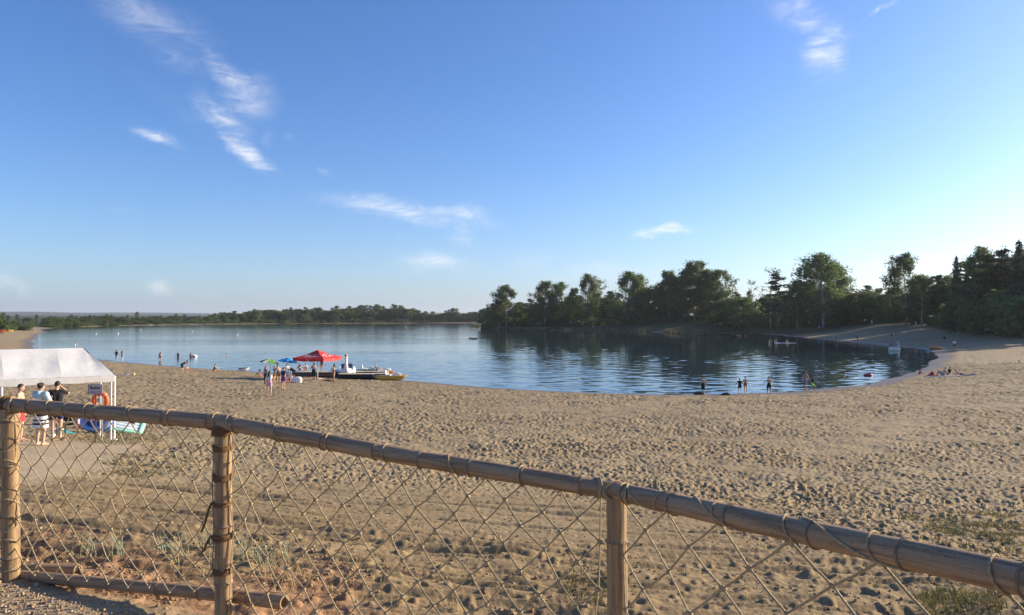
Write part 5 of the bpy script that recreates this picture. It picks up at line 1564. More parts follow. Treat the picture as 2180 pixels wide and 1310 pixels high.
for k in range(4):
    p = Vector(shore_pt(1001 + k * 4.2 + (k % 2), 721.3 + .4 * (k % 3)) + (0,)); o = thing('duck', 'small dark duck swimming in a row off the promontory', 'duck', p, random.uniform(-.3, .3), 'ducks off the promontory')
    DK = mat('duck_brown', (.06, .05, .04), .8)
    MB().loft([[Vector((x, ry_ * math.cos(t), zc + rz_ * math.sin(t))) for t in [2 * math.pi * i / 12 for i in range(12)]] for x, ry_, rz_, zc in ((-.5, .03, .03, .3), (-.35, .14, .12, .18), (0, .22, .18, .12), (.25, .15, .14, .14), (.36, .05, .05, .16))]).build('body', DK, o)
    MB().tube([(.26, 0, .16), (.34, 0, .32), (.36, 0, .40)], [.07, .05, .06], 8).build('neck', DK, o); MB().ball((.39, 0, .42), (.09, .065, .07), 10, 8).build('head', DK, o); MB().box((.51, 0, .40), (.1, .05, .02)).build('bill', YELLOW, o, False)

# camper vans half hidden on the promontory
def camper(px, py, Y, yaw, label):
    p = at(px, py, Y); zz = gz(p.x, Y); o = thing('camper_van', label, 'camper van', (p.x, Y, zz), yaw)
    MB().loft([[Vector((x, y, z)) for y, z in ((-1.1, .5), (1.1, .5), (1.1, zt), (.9, zt + .15), (-.9, zt + .15), (-1.1, zt))] for x, zt in ((-3, 2.6), (1.4, 2.7), (2.0, 2.0), (2.9, 1.4))]).build('body', WHITE_P, o, False)
    for sx in (-1.9, 1.9):
        for sy in (-1, 1):
            wh = MB().torus((sx, sy * 1.02, .36), .26, .10, (0, 1, 0), 18, 8).build('wheel', BLACKP, o); MB().cyl((sx, sy * 1.0, .36), (sx, sy * 1.08, .36), .2, n=12).build('hub', STEEL, wh)
    for x in (-1.8, 0): MB().box((x, -1.115, 1.9), (1.0, .02, .6)).build('window', mat('dark_glass', (.03, .04, .05), .1), o, False)
    MB().box((2.25, -0, 1.86), (.5, 1.7, .05), Matrix.Rotation(math.radians(42), 3, 'Y')).build('windscreen', mat('dark_glass', (.03, .04, .05), .1), o, False)
camper(1207, 676, 408, .2, 'white camper van showing between the slim birches of the promontory')
camper(1306, 676, 398, -.1, 'white camper van hidden behind the dark pine of the promontory')

# coloured boats at the end of the left beach
for px, py, m_, lab in ((-4, 708, RED, 'red boat drawn up on the far end of the long beach'), (15, 706.5, YELLOW, 'yellow boat beside the red one on the long beach')):
    p = ground_hit(px, py); o = thing('rowing_boat', lab, 'boat', p, .4)
    MB().loft([[Vector((x, -wy, .75)), Vector((x, -wy * .7, .05)), Vector((x, wy * .7, .05)), Vector((x, wy, .75))] for x, wy in ((-2, .55), (-1, .8), (.5, .8), (1.6, .5), (2.2, .08))]).build('hull', m_, o)
    for x in (-1.1, .1): MB().box((x, 0, .62), (.25, 1.4, .06)).build('thwart', WOODB, o, False)
# paddle board under its paddler, sign posts at the edge of the wood
pd = Vector(shore_pt(1673, 731) + (0,))
sb = MB().loft([[Vector((x, wy * math.cos(t), .06 + .06 * math.sin(t))) for t in [2 * math.pi * i / 12 for i in range(12)]] for x, wy in ((-1.6, .1), (-1.2, .32), (0, .4), (1.1, .34), (1.6, .08))]).build('paddle_board', WHITE_P, None, True, loc=pd)
sb.scale = (1.6, 1.6, 1); tag(sb, 'white paddle board carrying a sitting paddler near the far beach', 'paddle board')
# driftwood scraps on the near water edge
for px, py, yw, lab in ((1545, 841.5, .1, 'dark driftwood lump at the water line behind the first boy'), (1488, 840.5, -.2, 'flat dark weed heap at the feet of the boy in long trunks')):
    p = ground_hit(px, py); q = MB().tube([(-.45, 0, .04), (-.15, .06, .09), (.15, -.03, .12), (.42, .04, .05)], [.04, .10, .12, .04], 8).build('driftwood', mat('wet_wood', (.035, .03, .025), .6, .3, 8, .5, 20), None, True, loc=p); q.rotation_euler.z = yw; tag(q, lab, 'driftwood')

# ------------------------------------------------------------------ people
SKIN = [mat('skin_light', (.56, .34, .23), .6, .08, 8), mat('skin_tan', (.42, .24, .15), .6, .08, 8), mat('skin_deep', (.30, .16, .10), .6, .08, 8)]
HAIRC = {'dark': (.018, .013, .010), 'brown': (.07, .04, .022), 'red': (.26, .09, .035), 'blond': (.38, .26, .12)}
DRESS = {'black': (.015, .015, .018), 'navy': (.025, .035, .11), 'white': (.72, .71, .68), 'pink': (.62, .34, .48), 'green': (.30, .62, .10), 'grey': (.28, .30, .31), 'red': (.50, .05, .05), 'blue': (.05, .16, .42), 'paleblue': (.42, .55, .60), 'purple': (.18, .08, .26), 'teal': (.05, .30, .33), 'brown': (.16, .09, .06)}
PENDING = []                                                            # (object, finger capsules) finished in one pass


def rot_x(p, c, a):
    p = Vector(p) - Vector(c); return Vector((p.x, p.y * math.cos(a) - p.z * math.sin(a), p.y * math.sin(a) + p.z * math.cos(a))) + Vector(c)


def pose_joints(pose, rng):
    """joints of a 1.75 m figure facing -Y, feet at z = 0"""
    J = {'pel': (0, 0, .95), 'wai': (0, .005, 1.10), 'che': (0, 0, 1.33), 'nec': (0, .01, 1.50), 'hea': (0, -.01, 1.63)}
    for s, k in ((1, 'L'), (-1, 'R')):
        J.update({'sh' + k: (s * .175, 0, 1.43), 'el' + k: (s * .235, .03, 1.14), 'wr' + k: (s * .245, -.04, .90), 'hi' + k: (s * .095, 0, .91), 'kn' + k: (s * .105, -.02, .49), 'an' + k: (s * .10, .01, .075), 'to' + k: (s * .125, -.14, .03)})
    J = {k: Vector(v) for k, v in J.items()}
    up = ['wai', 'che', 'nec', 'hea', 'shL', 'shR', 'elL', 'elR', 'wrL', 'wrR']
    def mv(k, *v): J[k] = Vector(v)
    def lean(a, keys=up, c='pel'):
        for k in keys: J[k] = rot_x(J[k], J[c], a)
    if pose == 'walk':
        mv('knL', .10, -.20, .52); mv('anL', .10, -.28, .10); mv('toL', .11, -.42, .06); mv('knR', -.10, .06, .49); mv('anR', -.10, .30, .13); mv('toR', -.11, .20, .03)
        mv('elL', .24, .12, 1.16); mv('wrL', .24, .10, .92); mv('elR', -.24, -.08, 1.16); mv('wrR', -.23, -.24, .98); lean(.06)
    elif pose == 'run':
        mv('knL', .10, -.34, .66); mv('anL', .10, -.16, .32); mv('toL', .11, -.30, .24); mv('knR', -.10, .10, .50); mv('anR', -.10, .44, .30); mv('toR', -.11, .40, .17)
        mv('elL', .25, .20, 1.2); mv('wrL', .22, .02, 1.08); mv('elR', -.25, -.16, 1.2); mv('wrR', -.18, -.34, 1.32); lean(.2)
    elif pose == 'bend':
        lean(1.05); mv('wrL', .2, -.62, .62); mv('wrR', -.2, -.60, .60); mv('elL', .22, -.56, .92); mv('elR', -.22, -.55, .90); mv('knL', .13, -.10, .48); mv('knR', -.13, -.06, .48)
    elif pose == 'stoop':
        lean(.55); mv('elL', .24, -.42, 1.10); mv('wrL', .20, -.55, .88); mv('elR', -.24, -.42, 1.10); mv('wrR', -.2, -.55, .88)
    elif pose == 'hips':
        for s, k in ((1, 'L'), (-1, 'R')): mv('el' + k, s * .36, .07, 1.20); mv('wr' + k, s * .19, -.03, 1.03)
    elif pose == 'armup':
        mv('elR', -.30, -.16, 1.36); mv('wrR', -.13, -.16, 1.55); mv('elL', .30, -.05, 1.18); mv('wrL', .15, -.22, 1.10)
    elif pose == 'chest':
        for s, k in ((1, 'L'), (-1, 'R')): mv('el' + k, s * .25, -.08, 1.16); mv('wr' + k, s * .06, -.25, 1.27)
    elif pose == 'wide':
        for s, k in ((1, 'L'), (-1, 'R')): mv('el' + k, s * .36, .02, 1.22); mv('wr' + k, s * .46, -.06, 1.02); mv('an' + k, s * .17, .01, .075); mv('to' + k, s * .2, -.14, .03); mv('kn' + k, s * .14, -.02, .49)
    elif pose in ('sit', 'sitback'):
        dz = -.83
        for k in up + ['pel', 'hiL', 'hiR']: J[k] = J[k] + Vector((0, 0, dz))
        for s, k in ((1, 'L'), (-1, 'R')):
            mv('kn' + k, s * .15, -.38, .46); mv('an' + k, s * .12, -.62, .08); mv('to' + k, s * .14, -.78, .06)
            if pose == 'sit': mv('el' + k, s * .25, -.24, .42); mv('wr' + k, s * .12, -.44, .48)
        if pose == 'sit': lean(.28, ['wai', 'che', 'nec', 'hea', 'shL', 'shR'])
        else:
            lean(-.35, ['wai', 'che', 'nec', 'hea', 'shL', 'shR'])
            for s, k in ((1, 'L'), (-1, 'R')): mv('el' + k, s * .27, .36, .34); mv('wr' + k, s * .25, .46, .07)
    elif pose == 'lie':                                                 # prone on the elbows, head to -Y
        n = {}
        for k, v in J.items(): n[k] = Vector((v.x, -(v.z - .95), .13 - v.y * .6))
        J = n
        for k in ('wai',): J[k].z += .04
        J['che'].z += .14; J['nec'].z += .24; J['hea'].z += .33; J['hea'].y += .03
        for s, k in ((1, 'L'), (-1, 'R')):
            J['sh' + k].z += .17; mv('el' + k, s * .24, -.52, .06); mv('wr' + k, s * .10, -.72, .06); J['an' + k].z = .07; J['to' + k] = Vector((s * .12, 1.02, .05)); J['kn' + k].z = .08
    if pose not in ('lie',):
        for k in ('hea',): J[k] += Vector((rng.uniform(-.015, .015), rng.uniform(-.02, .01), 0))
    return J


def remesh_obj(mb, name, material, parent, voxel, fingers=None):
    o = mb.build(name, material, parent, True)
    r = o.modifiers.new('r', 'REMESH'); r.mode = 'VOXEL'; r.voxel_size = voxel; r.use_smooth_shade = True
    s = o.modifiers.new('s', 'SMOOTH'); s.factor = .5; s.iterations = 2
    PENDING.append((o, fingers)); return o


def person(label, pt, H, pose, yaw, skin=0, hair=('dark', 'short'), clothes=(), sink=0.0, group=None, near=False):
    rng = random.Random(hash(label) % 1000 if False else sum(map(ord, label)))
    J = pose_joints(pose, rng); k = H / 1.75
    child = max(0.0, (1.6 - H)) * .55
    hs = 1 + child                                                       # children carry larger heads
    root = thing('person', label, 'person', (pt[0], pt[1], pt[2] - sink), yaw, group); root.scale = (k, k, k)
    slim = 1 - .25 * child
    b = MB(); fing = []
    def cap(a, c, ra, rb, m=b, g=0.0): m.capsule(J[a] if isinstance(a, str) else a, J[c] if isinstance(c, str) else c, (ra + g) * slim, (rb + g) * slim, 10)
    side = (J['shL'] - J['shR']).normalized()
    hsd = (J['hiL'] - J['hiR']).normalized()
    fwd_c = side.cross((J['nec'] - J['che']).normalized())
    def torso(m, g=0.0, low=True, high=True):
        if low:
            cap(J['pel'] - hsd * .065, J['pel'] + hsd * .065, .105, .105, m, g)
            for s in (-1, 1): cap(J['pel'] + hsd * .05 * s, J['wai'] + side * .05 * s, .105, .092, m, g)
        if high:
            for s in (-1, 1): cap(J['wai'] + side * .05 * s, J['che'] + side * .07 * s, .092, .105, m, g)
            cap(J['shL'] * .9 + J['shR'] * .1, J['shR'] * .9 + J['shL'] * .1, .062, .062, m, g)
            cap('che', (J['shL'] + J['shR']) / 2, .10, .07, m, g)
    torso(b)
    cap('che', 'nec', .06, .05); cap('nec', 'hea', .05, .05)
    hd = J['hea']; updir = (J['hea'] - J['nec']).normalized(); hf = side.cross(updir).normalized()
    if pose == 'lie': updir = Vector((0, -.3, 1)).normalized(); hf = Vector((0, -1, 0))
    fr = Matrix((side, -hf, updir)).transposed()
    b.ball(hd + updir * .015 * hs, (.074 * hs, .092 * hs, .108 * hs), 14, 10, fr)
    b.ball(hd + hf * .03 * hs - updir * .055 * hs, (.05 * hs, .055 * hs, .052 * hs), 10, 8, fr)        # jaw
    b.capsule(hd + hf * .085 * hs + updir * .01, hd + hf * .104 * hs - updir * .022 * hs, .011, .016, 8)    # nose
    for s in (-1, 1): b.ball(hd + side * s * .075 * hs - updir * .005, (.016, .022, .034), 8, 6, fr)    # ears
    for q in ('L', 'R'):
        s = 1 if q == 'L' else -1
        cap('sh' + q, 'el' + q, .050, .040); cap('el' + q, 'wr' + q, .040, .027)
        d = (J['wr' + q] - J['el' + q]).normalized(); palm = J['wr' + q] + d * .085
        cap('wr' + q, palm, .028, .030)
        lat = d.cross(Vector((0, 1, 0)) if abs(d.y) < .8 else Vector((0, 0, 1))).normalized(); cur = lat.cross(d)
        for f_, (off, ln) in enumerate(((-.027, .062), (-.009, .074), (.009, .070), (.026, .054))):
            a0 = palm + lat * off * .95; a1 = a0 + d * ln * .55 + cur * .006; a2 = a1 + d * ln * .45 + cur * .022
            fing += [(a0, a1, .0098, .0090), (a1, a2, .0090, .0075)]
        a0 = J['wr' + q] + d * .03 - lat * .024; a1 = a0 + d * .035 - lat * .028 + cur * .012; a2 = a1 + d * .030 - lat * .006 + cur * .012
        fing += [(a0, a1, .012, .0105), (a1, a2, .0105, .008)]
        cap('hi' + q, 'kn' + q, .088, .058); cap('kn' + q, 'an' + q, .056, .036)
        heel = J['an' + q] + (J['an' + q] - J['to' + q]).normalized() * .04; heel.z = min(heel.z, J['an' + q].z)
        cap(heel - Vector((0, 0, .03)) if pose != 'lie' else heel, 'to' + q, .036, .026); cap('an' + q, (J['an' + q] + J['to' + q]) / 2, .036, .032)
    vx = .016 if near else .028
    remesh_obj(b, 'body', SKIN[skin], root, vx, fing)
    # hair
    col, style = hair
    hm = mat('hair_' + col, HAIRC[col], .55, .3, 25, .6, 90)
    h = MB(); h.ball(hd - hf * .014 + updir * .034 * hs, (.083 * hs, .098 * hs, .098 * hs), 14, 10, fr)
    if style == 'long':
        base = hd - hf * .07 * hs
        h.capsule(base, base - updir * .30 + fwd_c * -.03, .075 * hs, .055); h.capsule(base + side * .05, base + side * .06 - updir * .24, .05, .035); h.capsule(base - side * .05, base - side * .06 - updir * .24, .05, .035)
    elif style == 'bun': h.ball(hd - hf * .09 * hs + updir * .07, .05, 10, 8)
    elif style == 'cap': h.ball(hd + hf * .09 * hs + updir * .06, (.06, .06, .012), 10, 6, fr)
    # keep the face free: pull hair points out of the face box
    kept = []
    for v in h.v:
        q = Vector(v) - hd; x, y, z = q.dot(side), q.dot(hf), q.dot(updir)
        if y > .045 * hs and z < .055 * hs and abs(x) < .085 * hs and style != 'cap': v = tuple(Vector(v) - hf * (y - .03 * hs))
        kept.append(v)
    h.v = kept
    remesh_obj(h, 'hair', hm, root, .016 if near else .024)
    for kind, c in clothes:
        m = mat('cloth_dress_' + c, DRESS[c], .9, .12, 9, .2, 40); g = MB(); nm = kind
        if kind in ('trunks', 'shorts', 'long_trunks', 'pants'):
            torso(g, .016, True, False); fr_ = {'trunks': .42, 'shorts': .62, 'long_trunks': 1.0, 'pants': 1.0}[kind]
            for q in ('L', 'R'):
                e = J['hi' + q].lerp(J['kn' + q], fr_); cap('hi' + q, e, .090, .090 - .026 * fr_, g, .018)
                if kind == 'pants': cap('kn' + q, J['kn' + q].lerp(J['an' + q], .85), .058, .045, g, .016)
        elif kind == 'bottom': torso(g, .009, True, False)
        elif kind in ('tshirt', 'top', 'swimsuit'):
            torso(g, .014 if kind != 'swimsuit' else .008, kind != 'top', True)
            if kind == 'tshirt':
                for q in ('L', 'R'): cap('sh' + q, J['sh' + q].lerp(J['el' + q], .6), .052, .048, g, .016)
        elif kind == 'bra':
            for s in (-1, 1): g.ball(J['che'] + side * .06 * s - fwd_c * .0 + fwd_c * .06, (.07, .075, .06), 10, 8)
            cap(J['che'] - side * .07 - updir * .01, J['che'] + side * .07 - updir * .01, .098, .098, g, .006); nm = 'bikini_top'
        elif kind in ('skirt', 'dress'):
            zs = [(J['pel'] + Vector((0, 0, .10)), .125, .10), (J['pel'] + Vector((0, 0, .0)), .165, .13), (J['pel'] - Vector((0, 0, .16)), .19, .155), (J['pel'] - Vector((0, 0, .32)), .205, .17)]
            if kind == 'dress': zs = [(J['che'] + Vector((0, 0, .02)), .165, .125), (J['wai'] + Vector((0, 0, .05)), .15, .12)] + zs[1:] + [(J['pel'] - Vector((0, 0, .44)), .215, .175)]
            g.loft([[Vector((c_.x + a_ * math.cos(t) * (1 + .03 * math.sin(5 * t)), c_.y + b_ * math.sin(t), c_.z)) for t in [2 * math.pi * i / 28 for i in range(28)]] for c_, a_, b_ in zs][::-1])
        elif kind == 'towel':
            for q in ('L', 'R'): cap('sh' + q, J['sh' + q].lerp(J['el' + q], .7), .06, .06, g, .02)
            cap(J['shL'], J['shR'], .07, .07, g, .02); cap((J['shL'] + J['shR']) / 2 + Vector((0, .06, 0)), J['wai'] + Vector((0, .09, .0)), .10, .10, g, .01)
        if kind in ('skirt', 'dress'):
            g.build(nm, m, root, True)
        else: remesh_obj(g, nm, m, root, vx)
    return root


def G(px, py): return tuple(ground_hit(px, py))
def W(px, py): x, y = shore_pt(px, py); return (x, y, 0.0)
def hpx(pt, n): return n * pt[1] / FPX                                   # photo pixels -> metres at that distance


AWAY, TOWARD, LEFT, RIGHT_ = math.pi, 0.0, -math.pi / 2, math.pi / 2
# by the tent
sp_ = G(86, 949)
striped = person('woman in a white dress with dark stripes and pale blue shoulder towel, seen from behind', sp_, 1.66, 'chest', AWAY - .25, 0, ('dark', 'bun'), [('towel', 'paleblue'), ('dress', 'white')], near=True)
for ch in striped.children:                                             # dark woven stripes: bands sewn round the dress
    if ch.name.startswith('dress'):
        J_ = pose_joints('chest', random.Random(1))
        for z, hgt in ((1.16, .022), (1.06, .024), (.97, .018), (.86, .030), (.72, .020), (.62, .026)):
            aa = float(np.interp(z, [.51, .63, .79, .95, 1.15, 1.35], [.215, .205, .19, .165, .15, .165])); bb = float(np.interp(z, [.51, .63, .79, .95, 1.15, 1.35], [.175, .17, .155, .13, .12, .125]))
            rg = []
            for dz in (-hgt, hgt):
                f1 = float(np.interp(z + dz, [.51, .63, .79, .95, 1.15, 1.35], [.215, .205, .19, .165, .15, .165])) + .004; f2 = float(np.interp(z + dz, [.51, .63, .79, .95, 1.15, 1.35], [.175, .17, .155, .13, .12, .125])) + .004
                rg.append([Vector((f1 * math.cos(t) * (1 + .03 * math.sin(5 * t)), f2 * math.sin(t), z + dz)) for t in [2 * math.pi * i / 28 for i in range(28)]])
            MB().loft(rg, False).build('stripe', mat('stripe_black', (.03, .03, .04), .9), ch, True)
person('dark-haired man with bare arm raised to his face beside the striped dress', tuple(Vector(G(108, 938)) + Vector((-.05, .35, 0))), 1.72, 'armup', AWAY + .5, 0, ('dark', 'short'), [('tshirt', 'black'), ('shorts', 'navy')], near=True)
person('bather in red trunks half hidden behind the corner post near the tent', G(42, 940), 1.6, 'stand', RIGHT_ + .3, 0, ('brown', 'short'), [('shorts', 'red')], near=True)
_t = tp(2.0, .52, 0)
person('person in a dark shirt sitting on the bench under the tent', (_t.x, _t.y, gz(_t.x, _t.y) + .34), 1.7, 'sit', AWAY - .7, 1, ('dark', 'short'), [('tshirt', 'purple'), ('shorts', 'black')])
# left-hand bathers
w1 = W(160, 739); person('child stooping knee-deep in the lake off the long beach by the red boat', w1, 1.55, 'stoop', RIGHT_, 0, ('dark', 'short'), [('shorts', 'white')], .35)
person('bather in black swimsuit standing at the water edge facing the lake', G(248, 769), 1.72, 'hips', AWAY + .3, 0, ('dark', 'bun'), [('swimsuit', 'black')])
person('bather in pale trousers standing close to the black swimsuit', tuple(Vector(G(257, 769)) + Vector((0, .4, 0))), 1.74, 'stand', AWAY - .4, 0, ('brown', 'short'), [('pants', 'paleblue')])
person('woman in dark bikini wading thigh-deep with long dark hair', W(341, 767), 1.7, 'stand', AWAY + .6, 0, ('dark', 'long'), [('bra', 'black'), ('bottom', 'black')], .45)
person('bather waist-deep with arms held out beside the wading woman', W(379, 761), 1.7, 'wide', AWAY, 0, ('dark', 'short'), [('swimsuit', 'navy')], .8)
person('bather waist-deep next to a bright white float', W(406, 760), 1.7, 'chest', AWAY, 0, ('dark', 'short'), [('trunks', 'black')], .95)
o = thing('swim_float', 'bright white swim float beside the waist-deep bather', 'swim float', W(413.5, 759.5)); MB().torus((0, 0, .16), .32, .2, (.3, .2, 1), 20, 10).build('air_tube', WHITE_P, o); MB().cyl((.1, -.3, .3), (.1, -.3, .40), .02, n=6).build('valve', DARKP, o)
person('swimmer with only the dark head above water off the shore beyond the tent', W(483, 757), 1.75, 'stand', LEFT, 0, ('dark', 'short'), [('trunks', 'navy')], 1.42)
bm = G(387, 795); person('man in dark shorts bending down to a toddler on the sand', bm, 1.78, 'bend', RIGHT_, 0, ('dark', 'short'), [('tshirt', 'brown'), ('shorts', 'black')])
person('toddler in red bathing trunks in front of the bending man', G(399, 796), .92, 'stand', LEFT, 0, ('brown', 'short'), [('trunks', 'red')])
person('bather in a black swimsuit sitting at the water line alone', G(455, 791), 1.7, 'sit', RIGHT_ + .4, 0, ('dark', 'short'), [('swimsuit', 'black')])
# the crowd under the parasols
person('bather in purple sitting under the edge of the green parasol', G(556, 803), 1.65, 'sit', LEFT + .5, 0, ('brown', 'long'), [('swimsuit', 'purple')])
person('woman with long red hair and dark trousers under the green parasol', G(566, 821), 1.72, 'stand', AWAY - .3, 0, ('red', 'long'), [('top', 'grey'), ('pants', 'black')])
gp = G(573, 843); person('girl in pale top and pink shorts walking across the open sand', gp, hpx(gp, 53), 'walk', AWAY + .35, 0, ('dark', 'long'), [('top', 'paleblue'), ('shorts', 'pink')])
person('boy in a black shirt next to the shirtless man', G(584, 815), 1.6, 'stand', RIGHT_, 0, ('dark', 'short'), [('tshirt', 'black'), ('trunks', 'black')])
person('shirtless man in light shorts seen from behind near the blue parasol', G(593, 817), 1.84, 'stoop', AWAY + .5, 0, ('dark', 'short'), [('trunks', 'brown')])
kp = G(603, 828); person('child in navy shirt and purple shorts standing by the blue parasol', kp, hpx(kp, 45), 'stand', AWAY - .5, 0, ('dark', 'short'), [('tshirt', 'navy'), ('shorts', 'purple')])
person('woman in white top standing under the blue parasol', G(611, 811), 1.72, 'chest', TOWARD + .6, 0, ('dark', 'long'), [('top', 'white'), ('bottom', 'white')])
person('man in a black shirt bending over the reddish blanket', G(626, 811), 1.78, 'bend', LEFT - .3, 0, ('dark', 'short'), [('tshirt', 'black'), ('shorts', 'black')])
person('child in white sitting on the reddish blanket', G(619, 812), 1.4, 'sit', TOWARD, 0, ('dark', 'short'), [('tshirt', 'white'), ('shorts', 'red')])
rp_ = G(668, 811); person('bather with arms crossed in black shorts leaning at the red parasol pole', rp_, 1.84, 'chest', AWAY + .4, 1, ('dark', 'short'), [('long_trunks', 'black')])
pp = at(685, 797, 80.3); person('bather with dark hair standing on the landing stage under the red parasol', (pp.x, 80.3, .62 + max(gz(pp.x, 80.3), 0)), 1.5, 'stand', AWAY, 0, ('dark', 'bun'), [('swimsuit', 'brown')])
person('woman in yellow-brown bikini carrying a bag by the landing stage', G(711, 812), 1.74, 'chest', LEFT + .4, 0, ('dark', 'long'), [('bra', 'brown'), ('bottom', 'brown')])
pp = at(650, 797, 81.0); person('bather in white sitting on the brown landing stage', (pp.x, 81.0, .62 + max(gz(pp.x, 81.0), 0)), 1.7, 'sit', TOWARD + .4, 0, ('dark', 'short'), [('tshirt', 'white')])
pp = at(640, 797, 81.3); person('bather in black sitting beside the one in white on the landing stage', (pp.x, 81.3, .62 + max(gz(pp.x, 81.3), 0)), 1.7, 'sit', TOWARD - .3, 0, ('brown', 'short'), [('swimsuit', 'black')])
pp = at(803, 796, 84.4); person('person with dark hair sitting on the orange pedal boat', (pp.x, 84.4, .45), 1.7, 'sitback', RIGHT_, 0, ('dark', 'short'), [('tshirt', 'white'), ('trunks', 'navy')])
# boys on the near shore
q = W(1497, 839); person('boy in long black trunks with hands to his face at the water edge', q, hpx(q, 37), 'hips', AWAY, 0, ('dark', 'cap'), [('long_trunks', 'black')], .03)
q = G(1575, 840); person('small boy in black shirt and trunks at the water line', q, hpx(q, 34), 'wide', AWAY, 0, ('dark', 'short'), [('tshirt', 'black'), ('trunks', 'black')])
q = W(1587, 838); person('bare-backed child standing beside the boy in black', q, hpx(q, 37), 'chest', AWAY - .2, 0, ('brown', 'short'), [('bottom', 'brown')], .05)
q = W(1637, 834.5); person('boy in dark trunks wading with arms held away from his sides', q, hpx(q, 40), 'wide', AWAY, 0, ('dark', 'short'), [('shorts', 'black')], .30)
q = W(1726, 833); person('tanned man wading ashore behind the boy in green trunks', (q[0], q[1] + 1.2, 0), 1.8, 'walk', RIGHT_ + .5, 1, ('brown', 'short'), [('trunks', 'grey')], .10)
q = W(1729, 834); person('boy in bright green trunks running through the shallows', q, hpx(q, 33), 'run', RIGHT_ - .2, 1, ('dark', 'short'), [('tshirt', 'black'), ('shorts', 'green')], .06)
person('swimmer with grey hair, head and shoulders above water near the red swim ring', W(1797, 800), 1.78, 'stand', RIGHT_, 0, ('brown', 'short'), [('trunks', 'navy')], 1.36)
# sunbathers on the right
b0 = G(2030, 800)
cloth(ground_hit(2022, 801), (5.2, 1.5), .03, 'grey', 'blanket', 'long grey blanket under the sunbathers at the bay', 'blanket', 12, .02)
cloth(ground_hit(1985, 800), (1.0, .7), .05, 'red', 'beach_bag', 'red bag and towel at the foot of the sunbathers', 'bag', 13, .5)
cloth(ground_hit(2072, 799), (1.2, .6), .05, 'navy', 'towel', 'dark towel at the head of the lying sunbather', 'towel', 14, .2)
person('sunbather in grey shorts leaning back on his hands with legs to the water', G(2008, 801), 1.9, 'sitback', LEFT - .1, 0, ('dark', 'short'), [('long_trunks', 'grey')])
person('sunbather in white top sitting next to the one in grey shorts', tuple(Vector(G(2021, 800)) + Vector((.2, .5, 0))), 1.9, 'sitback', LEFT + .15, 0, ('dark', 'short'), [('swimsuit', 'black')])
person('sunbather lying on the stomach at the end of the grey blanket', G(2048, 800), 1.8, 'lie', LEFT - 1.0, 0, ('dark', 'short'), [('bottom', 'black')])
person('small child in red crouching at the water edge before the sunbathers', G(1957, 797), 1.2, 'sit', RIGHT_, 1, ('brown', 'short'), [('trunks', 'red')])
q = G(2032, 746); person('bather standing on the wet sand with a towel round the shoulders', q, 1.95, 'chest', AWAY - .3, 0, ('brown', 'short'), [('towel', 'white'), ('trunks', 'brown')])
q = G(2037, 746); person('bather in a pale hat close behind the towelled one', (q[0] + .1, q[1] + .4, q[2]), 1.9, 'stand', AWAY + .3, 0, ('blond', 'cap'), [('swimsuit', 'brown')])
person('dark figure sitting in the shade of the wood behind the standing pair', G(2012, 722), 1.75, 'sit', LEFT, 1, ('dark', 'short'), [('tshirt', 'black'), ('pants', 'black')])
# the far beach and the bay
person('boy standing with hands on hips at the far water edge', G(1781, 726), 1.7, 'hips', TOWARD, 1, ('dark', 'short'), [('trunks', 'black')])
person('bather in a navy shirt stooping on the far beach', G(1826, 727), 1.7, 'stoop', LEFT, 1, ('dark', 'short'), [('tshirt', 'navy'), ('shorts', 'black')])
person('bather in blue sitting on the far beach in the shade', G(1899, 716), 1.75, 'sit', LEFT, 0, ('dark', 'short'), [('tshirt', 'blue'), ('shorts', 'navy')])
person('bather in purple sitting beside the one in blue on the far beach', G(1907, 716), 1.75, 'sit', TOWARD, 0, ('dark', 'long'), [('swimsuit', 'purple')])
person('dark-haired bather crouching by the inflatable swan at the shore', G(1896, 737), 1.7, 'sit', RIGHT_, 1, ('dark', 'short'), [('trunks', 'black')])
person('bather chest-deep between inflatable swan and orange boat', W(1952, 746), 1.75, 'wide', RIGHT_, 1, ('dark', 'short'), [('trunks', 'navy')], 1.1)
person('paddler sitting on the white paddle board', (pd.x, pd.y, .1), 1.8, 'sit', RIGHT_, 1, ('brown', 'short'), [('shorts', 'grey')])
for k, (px, lab) in enumerate(((1570, 'first of three bathers standing neck-deep off the reedy shore'), (1575, 'second of three bathers standing neck-deep off the reedy shore, tallest'), (1587, 'third of three bathers neck-deep, a little apart'))):
    person(lab, W(px, 716.5), 1.8, 'stand', AWAY, 1, ('dark', 'short'), [('trunks', 'black')], 1.0 + .1 * (k % 2))
person('swimmer in a red cap far out on the open lake', W(757, 713), 1.8, 'stand', LEFT, 0, ('red', 'short'), [('swimsuit', 'red')], 1.3)
person('swimmer with pale head far out near the buoys', W(252, 710.5), 1.8, 'stand', LEFT, 0, ('blond', 'short'), [('swimsuit', 'white')], 1.2)
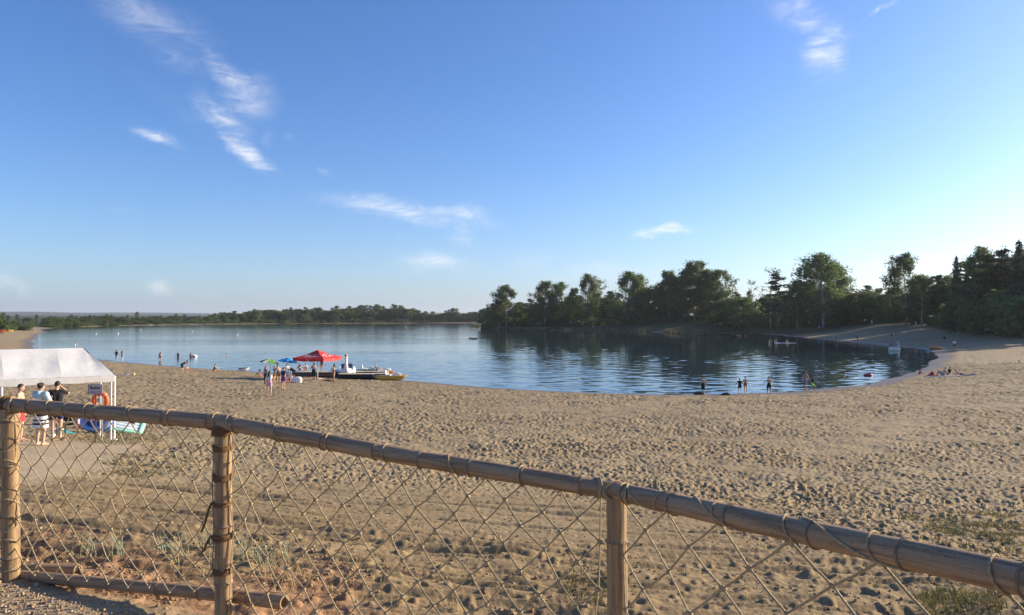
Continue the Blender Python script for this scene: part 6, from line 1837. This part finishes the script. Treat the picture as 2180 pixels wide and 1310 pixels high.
for px, py, lab in ((1782, 681, 'walker in white top at the foot of the big birch'), (1856, 684, 'walker in white shirt on the bank below the round trees'), (1950, 688, 'walker in pale clothes at the edge of the conifer wood')):
    q = ground_hit(px, py + 8); person(lab, tuple(q), 1.75, 'stand', TOWARD, 0, ('dark', 'short'), [('tshirt', 'white'), ('shorts', 'white')])
for px, lab in ((1278, 'person sitting on the sandy spot of the promontory'), (1262, 'person standing at the sandy spot of the promontory')):
    q = ground_hit(px, 699); person(lab, tuple(q), 1.75, 'stand' if 'standing' in lab else 'sit', TOWARD, 0, ('dark', 'short'), [('swimsuit', 'red')])

# turn the figures into plain meshes in one pass and add the fingers to each body
dg = bpy.context.evaluated_depsgraph_get()
done = [(o, bpy.data.meshes.new_from_object(o.evaluated_get(dg)), fg) for o, fg in PENDING]
for o, me, fg in done:
    old = o.data; mlist = list(old.materials); nm = old.name
    o.modifiers.clear()
    if fg:
        bm = bmesh.new(); bm.from_mesh(me); ex = MB()
        for a, c, ra, rb in fg: ex.tube([a, c, Vector(c) + (Vector(c) - Vector(a)).normalized() * rb * .7], [ra, rb, rb * .35], 6)
        vs_ = [bm.verts.new(v) for v in ex.v]
        for f in ex.f: bm.faces.new([vs_[i] for i in f])
        bm.to_mesh(me); bm.free()
    if not me.materials:
        for m in mlist: me.materials.append(m)
    me.polygons.foreach_set('use_smooth', [True] * len(me.polygons))
    o.data = me; bpy.data.meshes.remove(old); me.name = nm

# ------------------------------------------------------------------ summer haze over the lake
hz_me = MB().box((0, 0, 50), (19600, 19600, 120))
haze = hz_me.build('haze', None, None, False)
hm_ = bpy.data.materials.new('haze'); hm_.use_nodes = True; ht = NT(hm_.node_tree); hm_.node_tree.nodes.clear()
pv = ht.n('ShaderNodeVolumePrincipled'); pv.inputs['Color'].default_value = (.88, .93, 1.0, 1); pv.inputs['Density'].default_value = .000075
pv.inputs['Anisotropy'].default_value = .3
ht.link(pv.outputs[0], ht.n('ShaderNodeOutputMaterial').inputs['Volume'])
haze.data.materials.append(hm_); tag(haze, 'thin bluish summer haze filling the air over the lake', 'haze', kind='stuff')
